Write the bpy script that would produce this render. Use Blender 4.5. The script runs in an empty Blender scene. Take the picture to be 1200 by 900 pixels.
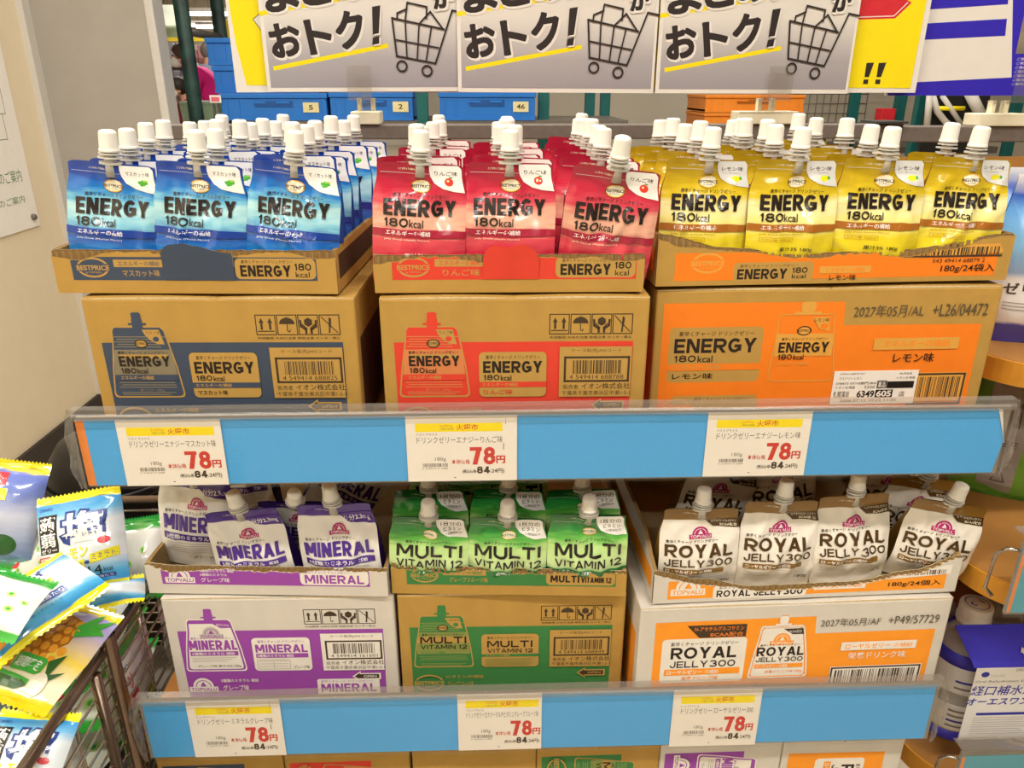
import bpy, bmesh, math, random
from mathutils import Vector, Matrix, noise, Euler
R = math.radians
sc = bpy.context.scene
col = sc.collection

# ---------------------------------------------------------------- camera, world, lights, exposure
CAM = Vector((-.06, -.676, 1.295)); PITCH, YAW, ROLL, FPX = .3712, .032, .0007, 900.0
cy, sy, cp, sp = math.cos(YAW), math.sin(YAW), math.cos(PITCH), math.sin(PITCH)
_f = Vector((sy*cp, cy*cp, -sp)); _r = Vector((cy, -sy, 0)); _u = _r.cross(_f)
_r2 = _r*math.cos(ROLL) + _u*math.sin(ROLL); _u2 = -_r*math.sin(ROLL) + _u*math.cos(ROLL)
cd = bpy.data.cameras.new('camera'); cam = bpy.data.objects.new('camera', cd); col.objects.link(cam)
cd.sensor_width = 36; cd.lens = 36*FPX/1200; cd.clip_start = .01; cd.clip_end = 100
cam.matrix_world = Matrix(((_r2.x, _u2.x, -_f.x, CAM.x), (_r2.y, _u2.y, -_f.y, CAM.y), (_r2.z, _u2.z, -_f.z, CAM.z), (0, 0, 0, 1)))
sc.camera = cam
def ray(px, py): return _r2*((px-600)/FPX) + _u2*((450-py)/FPX) + _f
def at(px, py, x=None, y=None, z=None):
    d = ray(px, py); a, v = (0, x) if x is not None else (1, y) if y is not None else (2, z)
    return CAM + d*((v-CAM[a])/d[a])
def on_plane(px, py, p, n):
    d = ray(px, py); return CAM + d*((Vector(p)-CAM).dot(n)/d.dot(n))

sc.view_settings.view_transform = 'Standard'; sc.view_settings.look = 'None'
sc.view_settings.gamma = 1; sc.view_settings.use_curve_mapping = False
sc.view_settings.exposure = 0.0
try: sc.cycles.use_denoising = True
except Exception: pass
sc.cycles.max_bounces = 8; sc.cycles.transparent_max_bounces = 24
w = bpy.data.worlds.new('world'); sc.world = w; w.use_nodes = True
w.node_tree.nodes['Background'].inputs[0].default_value = (1, .95, .87, 1)
w.node_tree.nodes['Background'].inputs[1].default_value = .30
def area(name, loc, sx, sy_, power, color=(1, .955, .875), rot=(0, 0, 0)):
    l = bpy.data.lights.new(name, 'AREA'); l.shape = 'RECTANGLE'; l.size = sx; l.size_y = sy_; l.energy = power; l.color = color
    o = bpy.data.objects.new(name, l); o.location = loc; o.rotation_euler = rot; col.objects.link(o); return o
LAMPS = [(-1.0, -.9, 2.9, 28), (.8, -.9, 2.9, 30), (-.9, -2.4, 2.9, 21), (.75, -2.4, 2.9, 21), (-.95, .75, 2.9, 34), (.7, .9, 2.9, 14), (-2.6, 6, 2.9, 70), (-3.6, 10, 2.9, 90), (-4.2, 14.5, 2.9, 120), (.9, 2.1, 2.9, 22)]  # some lamps added only to brighten the left wall, far wall and crates
for x_, y_, z_, p_ in LAMPS: area('ceiling_lamp', (x_, y_, z_-.06), 1.2, .10, p_)

# ---------------------------------------------------------------- helpers
def lin(h):
    if isinstance(h, str):
        h = h.lstrip('#'); h = [int(h[i:i+2], 16)/255 for i in (0, 2, 4)]
    return tuple(c/12.92 if c <= .04045 else ((c+.055)/1.055)**2.4 for c in h) + (1,)
MATS = {}
def mat(name, hexc, rough=.6, spec=.35, metal=0, nz=.05, ns=60, bump=0, bs=200, coat=0, emit=0, trans=0, alpha=1):
    if name in MATS: return MATS[name]
    m = bpy.data.materials.new(name); m.use_nodes = True; nt = m.node_tree; b = nt.nodes['Principled BSDF']
    c = lin(hexc)
    tc = nt.nodes.new('ShaderNodeTexCoord'); n = nt.nodes.new('ShaderNodeTexNoise'); n.inputs['Scale'].default_value = ns; n.inputs['Detail'].default_value = 3
    nt.links.new(tc.outputs['Object'], n.inputs['Vector'])
    mr = nt.nodes.new('ShaderNodeMapRange'); mr.inputs[1].default_value = .3; mr.inputs[2].default_value = .7; mr.inputs[3].default_value = 1-nz; mr.inputs[4].default_value = 1+nz
    nt.links.new(n.outputs['Fac'], mr.inputs[0])
    mx = nt.nodes.new('ShaderNodeVectorMath'); mx.operation = 'SCALE'; mx.inputs[0].default_value = c[:3]
    nt.links.new(mr.outputs[0], mx.inputs['Scale']); nt.links.new(mx.outputs[0], b.inputs['Base Color'])
    b.inputs['Roughness'].default_value = rough; b.inputs['Specular IOR Level'].default_value = spec; b.inputs['Metallic'].default_value = metal
    b.inputs['Coat Weight'].default_value = coat; b.inputs['Coat Roughness'].default_value = .08
    b.inputs['Transmission Weight'].default_value = trans; b.inputs['Alpha'].default_value = alpha
    if emit:
        b.inputs['Emission Color'].default_value = c; b.inputs['Emission Strength'].default_value = emit
    if bump:
        n2 = nt.nodes.new('ShaderNodeTexNoise'); n2.inputs['Scale'].default_value = bs; n2.inputs['Detail'].default_value = 2
        nt.links.new(tc.outputs['Object'], n2.inputs['Vector'])
        bp = nt.nodes.new('ShaderNodeBump'); bp.inputs['Strength'].default_value = bump; bp.inputs['Distance'].default_value = .002
        nt.links.new(n2.outputs['Fac'], bp.inputs['Height']); nt.links.new(bp.outputs[0], b.inputs['Normal'])
    MATS[name] = m; return m
def clear_mat(name, tint='#f4f2ee', gloss=.10, rough=.08, white=.03):
    m = bpy.data.materials.new(name); m.use_nodes = True; nt = m.node_tree; nt.nodes.remove(nt.nodes['Principled BSDF'])
    out = nt.nodes['Material Output']
    t = nt.nodes.new('ShaderNodeBsdfTransparent'); t.inputs[0].default_value = lin(tint)
    g = nt.nodes.new('ShaderNodeBsdfGlossy'); g.inputs['Roughness'].default_value = rough
    d = nt.nodes.new('ShaderNodeBsdfDiffuse'); d.inputs[0].default_value = lin('#d8d2c8')
    n = nt.nodes.new('ShaderNodeTexNoise'); n.inputs['Scale'].default_value = 30
    bp = nt.nodes.new('ShaderNodeBump'); bp.inputs['Strength'].default_value = .08; bp.inputs['Distance'].default_value = .002
    nt.links.new(n.outputs['Fac'], bp.inputs['Height']); nt.links.new(bp.outputs[0], g.inputs['Normal'])
    a = nt.nodes.new('ShaderNodeMixShader'); a.inputs[0].default_value = gloss
    nt.links.new(t.outputs[0], a.inputs[1]); nt.links.new(g.outputs[0], a.inputs[2])
    b = nt.nodes.new('ShaderNodeMixShader'); b.inputs[0].default_value = white
    nt.links.new(a.outputs[0], b.inputs[1]); nt.links.new(d.outputs[0], b.inputs[2])
    nt.links.new(b.outputs[0], out.inputs['Surface']); MATS[name] = m; return m
def film_mat(name, stops, rough=.17, wob=.10, metal=0, ns=3.2, spec=.6):
    """printed laminate film: colours laid out over the height of the panel (UV), broken by watery streaks"""
    m = bpy.data.materials.new(name); m.use_nodes = True; nt = m.node_tree; b = nt.nodes['Principled BSDF']
    uv = nt.nodes.new('ShaderNodeUVMap'); sep = nt.nodes.new('ShaderNodeSeparateXYZ'); nt.links.new(uv.outputs[0], sep.inputs[0])
    mp = nt.nodes.new('ShaderNodeMapping'); mp.inputs['Scale'].default_value = (1.1, 7, 1); nt.links.new(uv.outputs[0], mp.inputs[0])
    n = nt.nodes.new('ShaderNodeTexNoise'); n.inputs['Scale'].default_value = ns; n.inputs['Detail'].default_value = 2; nt.links.new(mp.outputs[0], n.inputs['Vector'])
    ma = nt.nodes.new('ShaderNodeMath'); ma.operation = 'MULTIPLY_ADD'; ma.inputs[1].default_value = wob*2; ma.inputs[2].default_value = -wob
    nt.links.new(n.outputs['Fac'], ma.inputs[0])
    ad = nt.nodes.new('ShaderNodeMath'); ad.operation = 'ADD'; nt.links.new(sep.outputs[1], ad.inputs[0]); nt.links.new(ma.outputs[0], ad.inputs[1])
    cr = nt.nodes.new('ShaderNodeValToRGB'); el = cr.color_ramp.elements
    while len(el) > 1: el.remove(el[-1])
    el[0].position = stops[0][0]; el[0].color = lin(stops[0][1])
    for p, c in stops[1:]:
        e = el.new(p); e.color = lin(c)
    nt.links.new(ad.outputs[0], cr.inputs[0]); nt.links.new(cr.outputs[0], b.inputs['Base Color'])
    b.inputs['Roughness'].default_value = rough; b.inputs['Specular IOR Level'].default_value = spec; b.inputs['Metallic'].default_value = metal
    b.inputs['Coat Weight'].default_value = .5; b.inputs['Coat Roughness'].default_value = .06
    film_bump(nt, b)
    MATS[name] = m; return m

def film_bump(nt, b):
    tc = nt.nodes.new('ShaderNodeTexCoord'); n2 = nt.nodes.new('ShaderNodeTexNoise'); n2.noise_type = 'RIDGED_MULTIFRACTAL'
    n2.inputs['Scale'].default_value = 24; n2.inputs['Detail'].default_value = 1.5; n2.inputs['Distortion'].default_value = 1.0
    nt.links.new(tc.outputs['Object'], n2.inputs['Vector'])
    bp = nt.nodes.new('ShaderNodeBump'); bp.inputs['Strength'].default_value = .42; bp.inputs['Distance'].default_value = .003
    nt.links.new(n2.outputs['Fac'], bp.inputs['Height']); nt.links.new(bp.outputs[0], b.inputs['Normal']); nt.links.new(bp.outputs[0], b.inputs['Coat Normal'])
def film_ink(name, hexc):
    m = mat(name, hexc, .2, .5, nz=.03, coat=.5); film_bump(m.node_tree, m.node_tree.nodes['Principled BSDF']); m.node_tree.nodes['Principled BSDF'].inputs['Coat Roughness'].default_value = .06; return m

class MB:
    def __init__(s): s.v = []; s.f = []; s.mi = []; s.sm = []; s.mats = []; s.uv = {}
    def m(s, m):
        if m not in s.mats: s.mats.append(m)
        return s.mats.index(m)
    def add(s, vs, fs, m, smooth=False, xf=None, uv=None):
        b = len(s.v); s.v += [tuple(xf @ Vector(p)) if xf else tuple(p) for p in vs]; i = s.m(m)
        for f in fs: s.f.append([b+k for k in f]); s.mi.append(i); s.sm.append(smooth)
        if uv:
            for k, q in enumerate(uv): s.uv[b+k] = q
        return s
    def box(s, x0, x1, y0, y1, z0, z1, m, xf=None, bev=0, smooth=False):
        if bev:
            bm = bmesh.new(); bmesh.ops.create_cube(bm, size=1)
            for v in bm.verts: v.co = ((x0+x1)/2+v.co.x*(x1-x0), (y0+y1)/2+v.co.y*(y1-y0), (z0+z1)/2+v.co.z*(z1-z0))
            bmesh.ops.bevel(bm, geom=bm.edges[:], offset=bev, segments=2, affect='EDGES', profile=.5)
            bm.verts.index_update()
            s.add([v.co[:] for v in bm.verts], [[v.index for v in f.verts] for f in bm.faces], m, smooth, xf); bm.free(); return s
        return s.add([(x0, y0, z0), (x1, y0, z0), (x1, y1, z0), (x0, y1, z0), (x0, y0, z1), (x1, y0, z1), (x1, y1, z1), (x0, y1, z1)],
                     [(3, 2, 1, 0), (4, 5, 6, 7), (0, 1, 5, 4), (1, 2, 6, 5), (2, 3, 7, 6), (3, 0, 4, 7)], m, smooth, xf)
    def prism(s, pts, z0, z1, m, xf=None, axis='z'):
        n = len(pts)
        def P(a, b, c): return (a, b, c) if axis == 'z' else (a, c, b) if axis == 'y' else (c, a, b)
        return s.add([P(a, b, z0) for a, b in pts]+[P(a, b, z1) for a, b in pts], [list(range(n))[::-1], list(range(n, 2*n))]+[(i, (i+1) % n, n+(i+1) % n, n+i) for i in range(n)], m, False, xf)
    def lathe(s, prof, m, n=20, xf=None, smooth=True, rib=0, ribs=None):
        vs = []; fs = []
        for k, (r, z) in enumerate(prof):
            for i in range(n):
                a = 2*math.pi*i/n; rr = r*(1-(rib if (i % 2 and ribs and k in ribs) else 0)); vs.append((rr*math.cos(a), rr*math.sin(a), z))
        for k in range(len(prof)-1):
            for i in range(n): j = (i+1) % n; fs.append((k*n+i, k*n+j, (k+1)*n+j, (k+1)*n+i))
        fs.append(list(range(n))[::-1]); fs.append([(len(prof)-1)*n+i for i in range(n)])
        return s.add(vs, fs, m, smooth, xf)
    def tube(s, pts, r, m, n=8, xf=None, closed=False, hollow=False):
        pts = [Vector(p) for p in pts]; vs = []; fs = []; N = len(pts)
        up = Vector((0, 0, 1))
        for i, p in enumerate(pts):
            if closed: d = (pts[(i+1) % N]-pts[i-1])
            else: d = pts[min(i+1, N-1)]-pts[max(i-1, 0)]
            d.normalize(); a = up.cross(d)
            if a.length < .05: a = Vector((1, 0, 0)).cross(d)
            a.normalize(); b = d.cross(a)
            for k in range(n): t = 2*math.pi*k/n; vs.append(p+a*(r*math.cos(t))+b*(r*math.sin(t)))
        for i in range(N if closed else N-1):
            j = (i+1) % N
            for k in range(n): l = (k+1) % n; fs.append((i*n+k, i*n+l, j*n+l, j*n+k))
        if not closed and not hollow: fs.append(list(range(n))[::-1]); fs.append([(N-1)*n+k for k in range(n)])
        return s.add(vs, fs, m, True, xf)
    def grid(s, nu, nv, fn, m, smooth=True, flip=False, uv=True):
        vs = [fn(i/nu, j/nv) for j in range(nv+1) for i in range(nu+1)]
        fs = []
        for j in range(nv):
            for i in range(nu):
                a = j*(nu+1)+i; q = (a, a+1, a+nu+2, a+nu+1); fs.append(q[::-1] if flip else q)
        return s.add(vs, fs, m, smooth, None, [(i/nu, j/nv) for j in range(nv+1) for i in range(nu+1)] if uv else None)
    def mesh(s, name):
        me = bpy.data.meshes.new(name); me.from_pydata(s.v, [], s.f)
        for m in s.mats: me.materials.append(m)
        me.polygons.foreach_set('material_index', s.mi); me.polygons.foreach_set('use_smooth', s.sm)
        if s.uv:
            l = me.uv_layers.new(name='UVMap')
            for lp in me.loops: l.data[lp.index].uv = s.uv.get(lp.vertex_index, (0, 0))
        me.update(); return me
    def build(s, name, parent=None, loc=None, rot=None):
        o = bpy.data.objects.new(name, s.mesh(name)); col.objects.link(o)
        if parent: o.parent = parent
        if loc: o.location = loc
        if rot: o.rotation_euler = rot
        return o
def tag(o, label=None, cat=None, group=None, kind=None):
    if label: o['label'] = label
    if cat: o['category'] = cat
    if group: o['group'] = group
    if kind: o['kind'] = kind
    return o
def thing(name, label, cat, loc=(0, 0, 0), rot=(0, 0, 0), group=None):
    o = bpy.data.objects.new(name, None); o.empty_display_size = .05; col.objects.link(o); o.location = loc
    o.rotation_euler = rot if not isinstance(rot, (int, float)) else (0, 0, rot)
    return tag(o, label, cat, group)
def kids(o): return [c for c in col.objects if c.parent == o]
def dup(src, loc, rot, label, group=None, scale=None):
    c = src.copy(); col.objects.link(c); c.location = loc; c.rotation_euler = rot; c['label'] = label
    if group: c['group'] = group
    if scale: c.scale = scale
    for k in KIDS[src.name]:
        d = k.copy(); col.objects.link(d); d.parent = c
        for g in KIDS.get(k.name, []):
            e = g.copy(); col.objects.link(e); e.parent = d
    return c
KIDS = {}
def reg(o, *ks): KIDS[o.name] = list(ks); return o

# ---------------------------------------------------------------- flat print: shapes and lettering in millimetres, v runs down
_ts = bpy.data.scenes.new('lettering'); _tcache = {}
def glyphs(s, bold):
    k = (s, bold)
    if k not in _tcache:
        c = bpy.data.curves.new('t', 'FONT'); c.body = s; c.resolution_u = 3; c.offset = bold; c.fill_mode = 'BOTH' if False else c.fill_mode
        o = bpy.data.objects.new('t', c); _ts.collection.objects.link(o); _ts.view_layers[0].update()
        dg = _ts.view_layers[0].depsgraph; me = o.evaluated_get(dg).to_mesh()
        v = [(p.co.x, p.co.y) for p in me.vertices]; f = [tuple(q.vertices) for q in me.polygons]
        o.evaluated_get(dg).to_mesh_clear(); bpy.data.objects.remove(o); bpy.data.curves.remove(c)
        if not v: v = [(0, 0)]
        xs = [p[0] for p in v]; ys = [p[1] for p in v]
        _tcache[k] = (v, f, min(xs), max(xs), min(ys), max(ys))
    return _tcache[k]
class Art:
    def __init__(s): s.it = []
    def raw(s, v, f, m): s.it.append((v, f, m)); return s
    def poly(s, pts, m): return s.raw(list(pts), [list(range(len(pts)))], m)
    def rect(s, x0, y0, x1, y1, m): return s.poly([(x0, y0), (x1, y0), (x1, y1), (x0, y1)], m)
    def rrect(s, x0, y0, x1, y1, r, m, n=5):
        p = []
        for cx, cy_, a0 in ((x1-r, y0+r, -90), (x1-r, y1-r, 0), (x0+r, y1-r, 90), (x0+r, y0+r, 180)):
            for i in range(n+1): a = R(a0+90*i/n); p.append((cx+r*math.cos(a), cy_+r*math.sin(a)))
        return s.poly(p, m)
    def ell(s, cx, cy_, rx, ry, m, n=24): return s.poly([(cx+rx*math.cos(2*math.pi*i/n), cy_+ry*math.sin(2*math.pi*i/n)) for i in range(n)], m)
    def ring(s, cx, cy_, rx, ry, t, m, n=24, a0=0, a1=360):
        v = []; f = []
        for i in range(n+1):
            a = R(a0+(a1-a0)*i/n); c, d = math.cos(a), math.sin(a); v += [(cx+rx*c, cy_+ry*d), (cx+(rx-t)*c, cy_+(ry-t)*d)]
        for i in range(n): f.append((2*i, 2*i+1, 2*i+3, 2*i+2))
        return s.raw(v, f, m)
    def line(s, pts, w_, m, closed=False):
        v = []; f = []; n = len(pts)
        for i in range(n if closed else n-1):
            (ax, ay), (bx, by) = pts[i], pts[(i+1) % n]; l = math.hypot(bx-ax, by-ay) or 1; dx, dy = (bx-ax)/l*w_/2, (by-ay)/l*w_/2
            b = len(v); v += [(ax-dx-dy, ay-dy+dx), (bx+dx-dy, by+dy+dx), (bx+dx+dy, by+dy-dx), (ax-dx+dy, ay-dy-dx)]; f.append((b, b+1, b+2, b+3))
        return s.raw(v, f, m)
    def frame(s, x0, y0, x1, y1, w_, m): return s.line([(x0, y0), (x1, y0), (x1, y1), (x0, y1)], w_, m, True)
    def text(s, t, x0, y0, x1, y1, m, b=.0, rot=0, shear=0):
        if len(t) > 1 and any('\u4e00' <= c <= '\u9fff' for c in t): b = min(b, .010)
        elif len(t) > 1 and any('\u3040' <= c <= '\u30ff' for c in t): b = min(b, .022)
        v, f, a0, a1, b0, b1 = glyphs(t, b)
        kx = (x1-x0)/max(1e-6, a1-a0); ky = (y1-y0)/max(1e-6, b1-b0); o = []
        cx, cy_ = (x0+x1)/2, (y0+y1)/2; c, d = math.cos(R(rot)), math.sin(R(rot))
        for p, q in v:
            X = x0+(p-a0)*kx-cx; Y = y1-(q-b0)*ky-cy_; X -= shear*Y; o.append((cx+X*c+Y*d, cy_-X*d+Y*c))
        return s.raw(o, f, m)
    def ribbon(s, pts, w_, m, cap=True, out=None):
        n = len(pts); L = [Vector((a, b)) for a, b in pts]
        if cap:
            d = (L[0]-L[1]).normalized()*w_/2; L[0] = L[0]+d; d = (L[-1]-L[-2]).normalized()*w_/2; L[-1] = L[-1]+d
        v = []; f = []
        for i in range(n):
            a = (L[i]-L[i-1]).normalized() if i else (L[1]-L[0]).normalized(); b = (L[i+1]-L[i]).normalized() if i < n-1 else a
            t = (a+b).normalized() if (a+b).length > 1e-6 else a; q = Vector((-t.y, t.x))*(w_/2/max(.5, t.dot(a))); v += [tuple(L[i]+q), tuple(L[i]-q)]
        f = [(2*i, 2*i+1, 2*i+3, 2*i+2) for i in range(n-1)]
        return s.raw(v, f, m)
    def textc(s, t, x0, y0, x1, y1, m, b=.045, sw=None):
        """heavy even-width block capitals and figures"""
        WD = {'I': .30, ' ': .30, '1': .55, 'M': 1.25, 'L': .82, 'E': .84, 'J': .72, 'Y': 1.06, 'T': .95, 'A': 1.1, 'V': 1.08, 'O': 1.14, 'G': 1.05}; g = .13
        ws = [WD.get(c, 1) for c in t]; k = (x1-x0)/(sum(ws)+g*(len(t)-1)); H = y1-y0; S = (sw or (.12+1.9*b))*H; S = min(S, k*.34); X0 = x0
        arc = lambda cx, cy_, rx, ry, a0, a1, n=14: [(cx+rx*math.cos(R(a0+(a1-a0)*i/n)), cy_+ry*math.sin(R(a0+(a1-a0)*i/n))) for i in range(n+1)]
        for c, w_ in zip(t, ws):
            W = w_*k; P = lambda l: [(X0+S/2+x*(W-S), y1-S/2-y*(H-S)) for x, y in l]
            St = lambda l, cap=True: s.ribbon(P(l), S, m, cap)
            def D(xt, yt, xb, yb, f=1.12):
                (a, c_), (d, e) = P([(xt, yt), (xb, yb)]); dy = S/2
                c_ += -dy if yt == 1 else 0; e += dy if yb == 0 else 0; h = S*f/2; s.poly([(a-h, c_), (a+h, c_), (d+h, e), (d-h, e)], m)
            if c == 'E': St([(0, 0), (0, 1)]); [St([(0, y), (1 if y != .5 else .9, y)]) for y in (0, .5, 1)]
            elif c == 'N': St([(0, 0), (0, 1)]); St([(1, 0), (1, 1)]); D(.06, 1, .94, 0, 1.15)
            elif c in 'RP': St([(0, 0), (0, 1)]); St([(0, 1), (.5, 1)]+arc(.6, .72, .4, .28, 80, -80)+[(.5, .44), (0, .44)]); D(.42, .44, .98, 0, 1.2) if c == 'R' else None
            elif c == 'G': St(arc(.5, .5, .5, .5, 42, 318, 22)+[(1, .16), (1, .45), (.58, .45)], False); St([(1, .45), (.62, .45)])
            elif c == 'Y': D(.06, 1, .5, .40, 1.15); D(.94, 1, .5, .40, 1.15); St([(.5, 0), (.5, .42)])
            elif c == 'M': St([(0, 0), (0, 1)]); St([(1, 0), (1, 1)]); D(.06, 1, .5, .12); D(.94, 1, .5, .12)
            elif c == 'I': St([(.5, 0), (.5, 1)])
            elif c == 'A': D(.5, 1, .02, 0, 1.1); D(.5, 1, .98, 0, 1.1); St([(.3, .24), (.7, .24)])
            elif c == 'V': D(.02, 1, .5, 0, 1.1); D(.98, 1, .5, 0, 1.1)
            elif c == 'L': St([(0, 1), (0, 0), (1, 0)])
            elif c == 'U': St([(0, 1)]+arc(.5, .38, .5, .38, 180, 360)+[(1, 1)])
            elif c == 'T': St([(0, 1), (1, 1)]); St([(.5, 0), (.5, 1)])
            elif c in 'O0': St(arc(.5, .5, .5, .5, 0, 360, 28), False)
            elif c == 'J': St([(1, 1)]+arc(.5, .34, .5, .34, 360, 190)); 
            elif c == '1': St([(.8, 0), (.8, 1)]); St([(.8, .96), (.15, .74)], False)
            elif c == '2': St(arc(.5, .70, .5, .30, 165, -30)+[(.02, .03)], False); St([(0, 0), (1, 0)])
            elif c == '3': St(arc(.46, .75, .46, .25, 150, -85), False); St(arc(.46, .26, .52, .26, 88, -150), False)
            elif c == '4': St([(.72, 0), (.72, 1)]); St([(0, .26), (1, .26)]); D(.68, 1, .06, .24, 1.1)
            elif c == '7': St([(0, 1), (1, 1)]); D(.94, 1, .36, 0, 1.2)
            elif c == '8': St(arc(.5, .765, .44, .235, 0, 360, 24), False); St(arc(.5, .265, .5, .265, 0, 360, 24), False)
            X0 += (w_+g)*k
        return s
    def bars(s, x0, y0, x1, y1, m, seed=1, n=30):
        rnd = random.Random(seed); ws = [rnd.choice((1, 1, 2, 3)) for _ in range(2*n-1)]; t = sum(ws); x = x0; v = []; f = []
        for i, w_ in enumerate(ws):
            d = (x1-x0)*w_/t
            if i % 2 == 0: b = len(v); v += [(x, y0), (x+d, y0), (x+d, y1), (x, y1)]; f.append((b, b+1, b+2, b+3))
            x += d
        return s.raw(v, f, m)
    def merge(s, o, fn=lambda u, v: (u, v)):
        for v, f, m in o.it: s.it.append(([fn(*p) for p in v], f, m))
        return s
    def cut(s, us, vs):
        out = []
        for v, f, m in s.it:
            bm = bmesh.new(); bv = [bm.verts.new((p[0], p[1], 0)) for p in v]
            for q in f:
                try: bm.faces.new([bv[k] for k in q])
                except ValueError: pass
            x0 = min(p[0] for p in v); x1 = max(p[0] for p in v); y0 = min(p[1] for p in v); y1 = max(p[1] for p in v)
            for ax, L, lo, hi in ((0, us, x0, x1), (1, vs, y0, y1)):
                for q in L:
                    if lo < q < hi:
                        bmesh.ops.bisect_plane(bm, geom=bm.verts[:]+bm.edges[:]+bm.faces[:], plane_co=(q, 0, 0) if ax == 0 else (0, q, 0), plane_no=(1, 0, 0) if ax == 0 else (0, 1, 0), dist=1e-5)
            bm.verts.index_update(); out.append(([(p.co.x, p.co.y) for p in bm.verts], [[p.index for p in q.verts] for q in bm.faces], m)); bm.free()
        s.it = out; return s
    def place(s, mb, fn, off=.00012, step=.000012):
        for k, (v, f, m) in enumerate(s.it): mb.add([fn(p, q, off+step*k) for p, q in v], f, m)
def flat(o, U, V, N):
    o, U, V, N = Vector(o), Vector(U), Vector(V), Vector(N)
    return lambda u, v, h: o+U*(u*.001)+V*(v*.001)+N*h
FRONT = lambda x, y, z: flat((x, y, z), (1, 0, 0), (0, 0, -1), (0, -1, 0))
def sstep(a, b, x): t = min(1, max(0, (x-a)/(b-a))); return t*t*(3-2*t)
# ---------------------------------------------------------------- materials
KRAFT = mat('kraft_board', '#b58f48', .8, .2, nz=.05, ns=45, bump=.05, bs=500)
KRAFTIN = mat('kraft_inside', '#b08d57', .85, .15, nz=.06, ns=40)
KRAFTEDGE = mat('kraft_torn_edge', '#d3bd92', .9, .1, nz=.12, ns=300)
FLUTE = mat('kraft_flute', '#94764a', .9, .1)
WBOARD = mat('white_board', '#d3ccc0', .75, .25, nz=.03, ns=45, bump=.04, bs=500)
WIN = mat('grey_board_inside', '#a8926c', .85, .15)
INK = {k: mat('print_'+k, c, .62, .3, nz=.03) for k, c in dict(
    black='#2b2119', navy='#3f4a5c', navymix='#847a62', red='#d8412f', redmix='#d07f4c', green='#3c7d42', greenmix='#86904a', purple='#9a4aa8', orange='#f0801f', orangemix='#dba046',
    royal='#f79a2a', kraft='#b8924b', white='#e9e3d8', dark='#453626', date='#5a513f', yellow='#f7e012', cardred='#cf3d30', grey='#8b837a', lgrey='#c3bbb0', dkgrey='#55504b', blue='#2f39b8', txtblue='#3a3aa0', pureblack='#1c1815').items()}
FI = {k: film_ink('film_print_'+k, c) for k, c in dict(
    black='#241c1a', white='#f1efea', silver='#d9d8d6', blue='#1d4f9e', dblue='#0e3d9a', brown='#a5641f', dred='#a3203a', green='#4fae3a', lime='#a6cf4e', lemon='#e8e01c', apple='#e2402c', purple='#4b2a8c', magenta='#b02468', gold='#7d5a1f', dgold='#4a3213', cream='#efe6cc', logo='#d9a92c', grey='#8d8a88', dgreen='#1c6a34', lightblue='#bfe0ee').items()}
CAPW = mat('cap_white', '#e9e5da', .38, .45, nz=.02)
NECK = mat('spout_milky', '#e6e3da', .3, .45, nz=.03, trans=.25)

FILM = dict(
    blue=film_mat('film_blue', [(0, '#0f46ae'), (.16, '#1566c6'), (.30, '#2381d0'), (.42, '#1553b4'), (.52, '#7fc4dc'), (.64, '#b4e0e4'), (.71, '#6bb8da'), (.79, '#1f7ccb'), (.90, '#0f46a8'), (1, '#0e3a92')]),
    red=film_mat('film_red', [(0, '#c92540'), (.14, '#e46a74'), (.28, '#d02c46'), (.42, '#d9505a'), (.52, '#ecb49a'), (.62, '#e6a690'), (.70, '#d64a5a'), (.80, '#c92542'), (.92, '#a81e38'), (1, '#9a1a33')]),
    yellow=film_mat('film_yellow', [(0, '#dcc916'), (.2, '#ecd81e'), (.36, '#e2cc28'), (.50, '#f0e48a'), (.62, '#f1e9ae'), (.72, '#dcc128'), (.82, '#c8a91a'), (.93, '#b09214'), (1, '#a08310')]),
    mineral=film_mat('film_white', [(0, '#e4e0da'), (.5, '#ebe8e2'), (.868, '#ece9e3'), (.872, '#4d2c90'), (1, '#432682')], wob=.0),
    multi=film_mat('film_green', [(0, '#2c8a34'), (.2, '#3fa03a'), (.40, '#c8e0a0'), (.60, '#b9dc8a'), (.70, '#63b94a'), (.80, '#2f9640'), (.92, '#1f7a36'), (1, '#17602c')]),
    royal=film_mat('film_pearl', [(0, '#d9cfbf'), (.5, '#e9e2d4'), (.866, '#ece6d9'), (.870, '#8a6424'), (1, '#7a561c')], wob=.0, rough=.2))
SIDE = {k: mat('film_side_'+k, c, .26, .5, nz=.12, ns=25, bump=.3, bs=90, coat=.3) for k, c in dict(blue='#1c4fa6', red='#b01f38', yellow='#96631a', mineral='#3b2474', multi='#1d6a32', royal='#7b5a24').items()}

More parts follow.
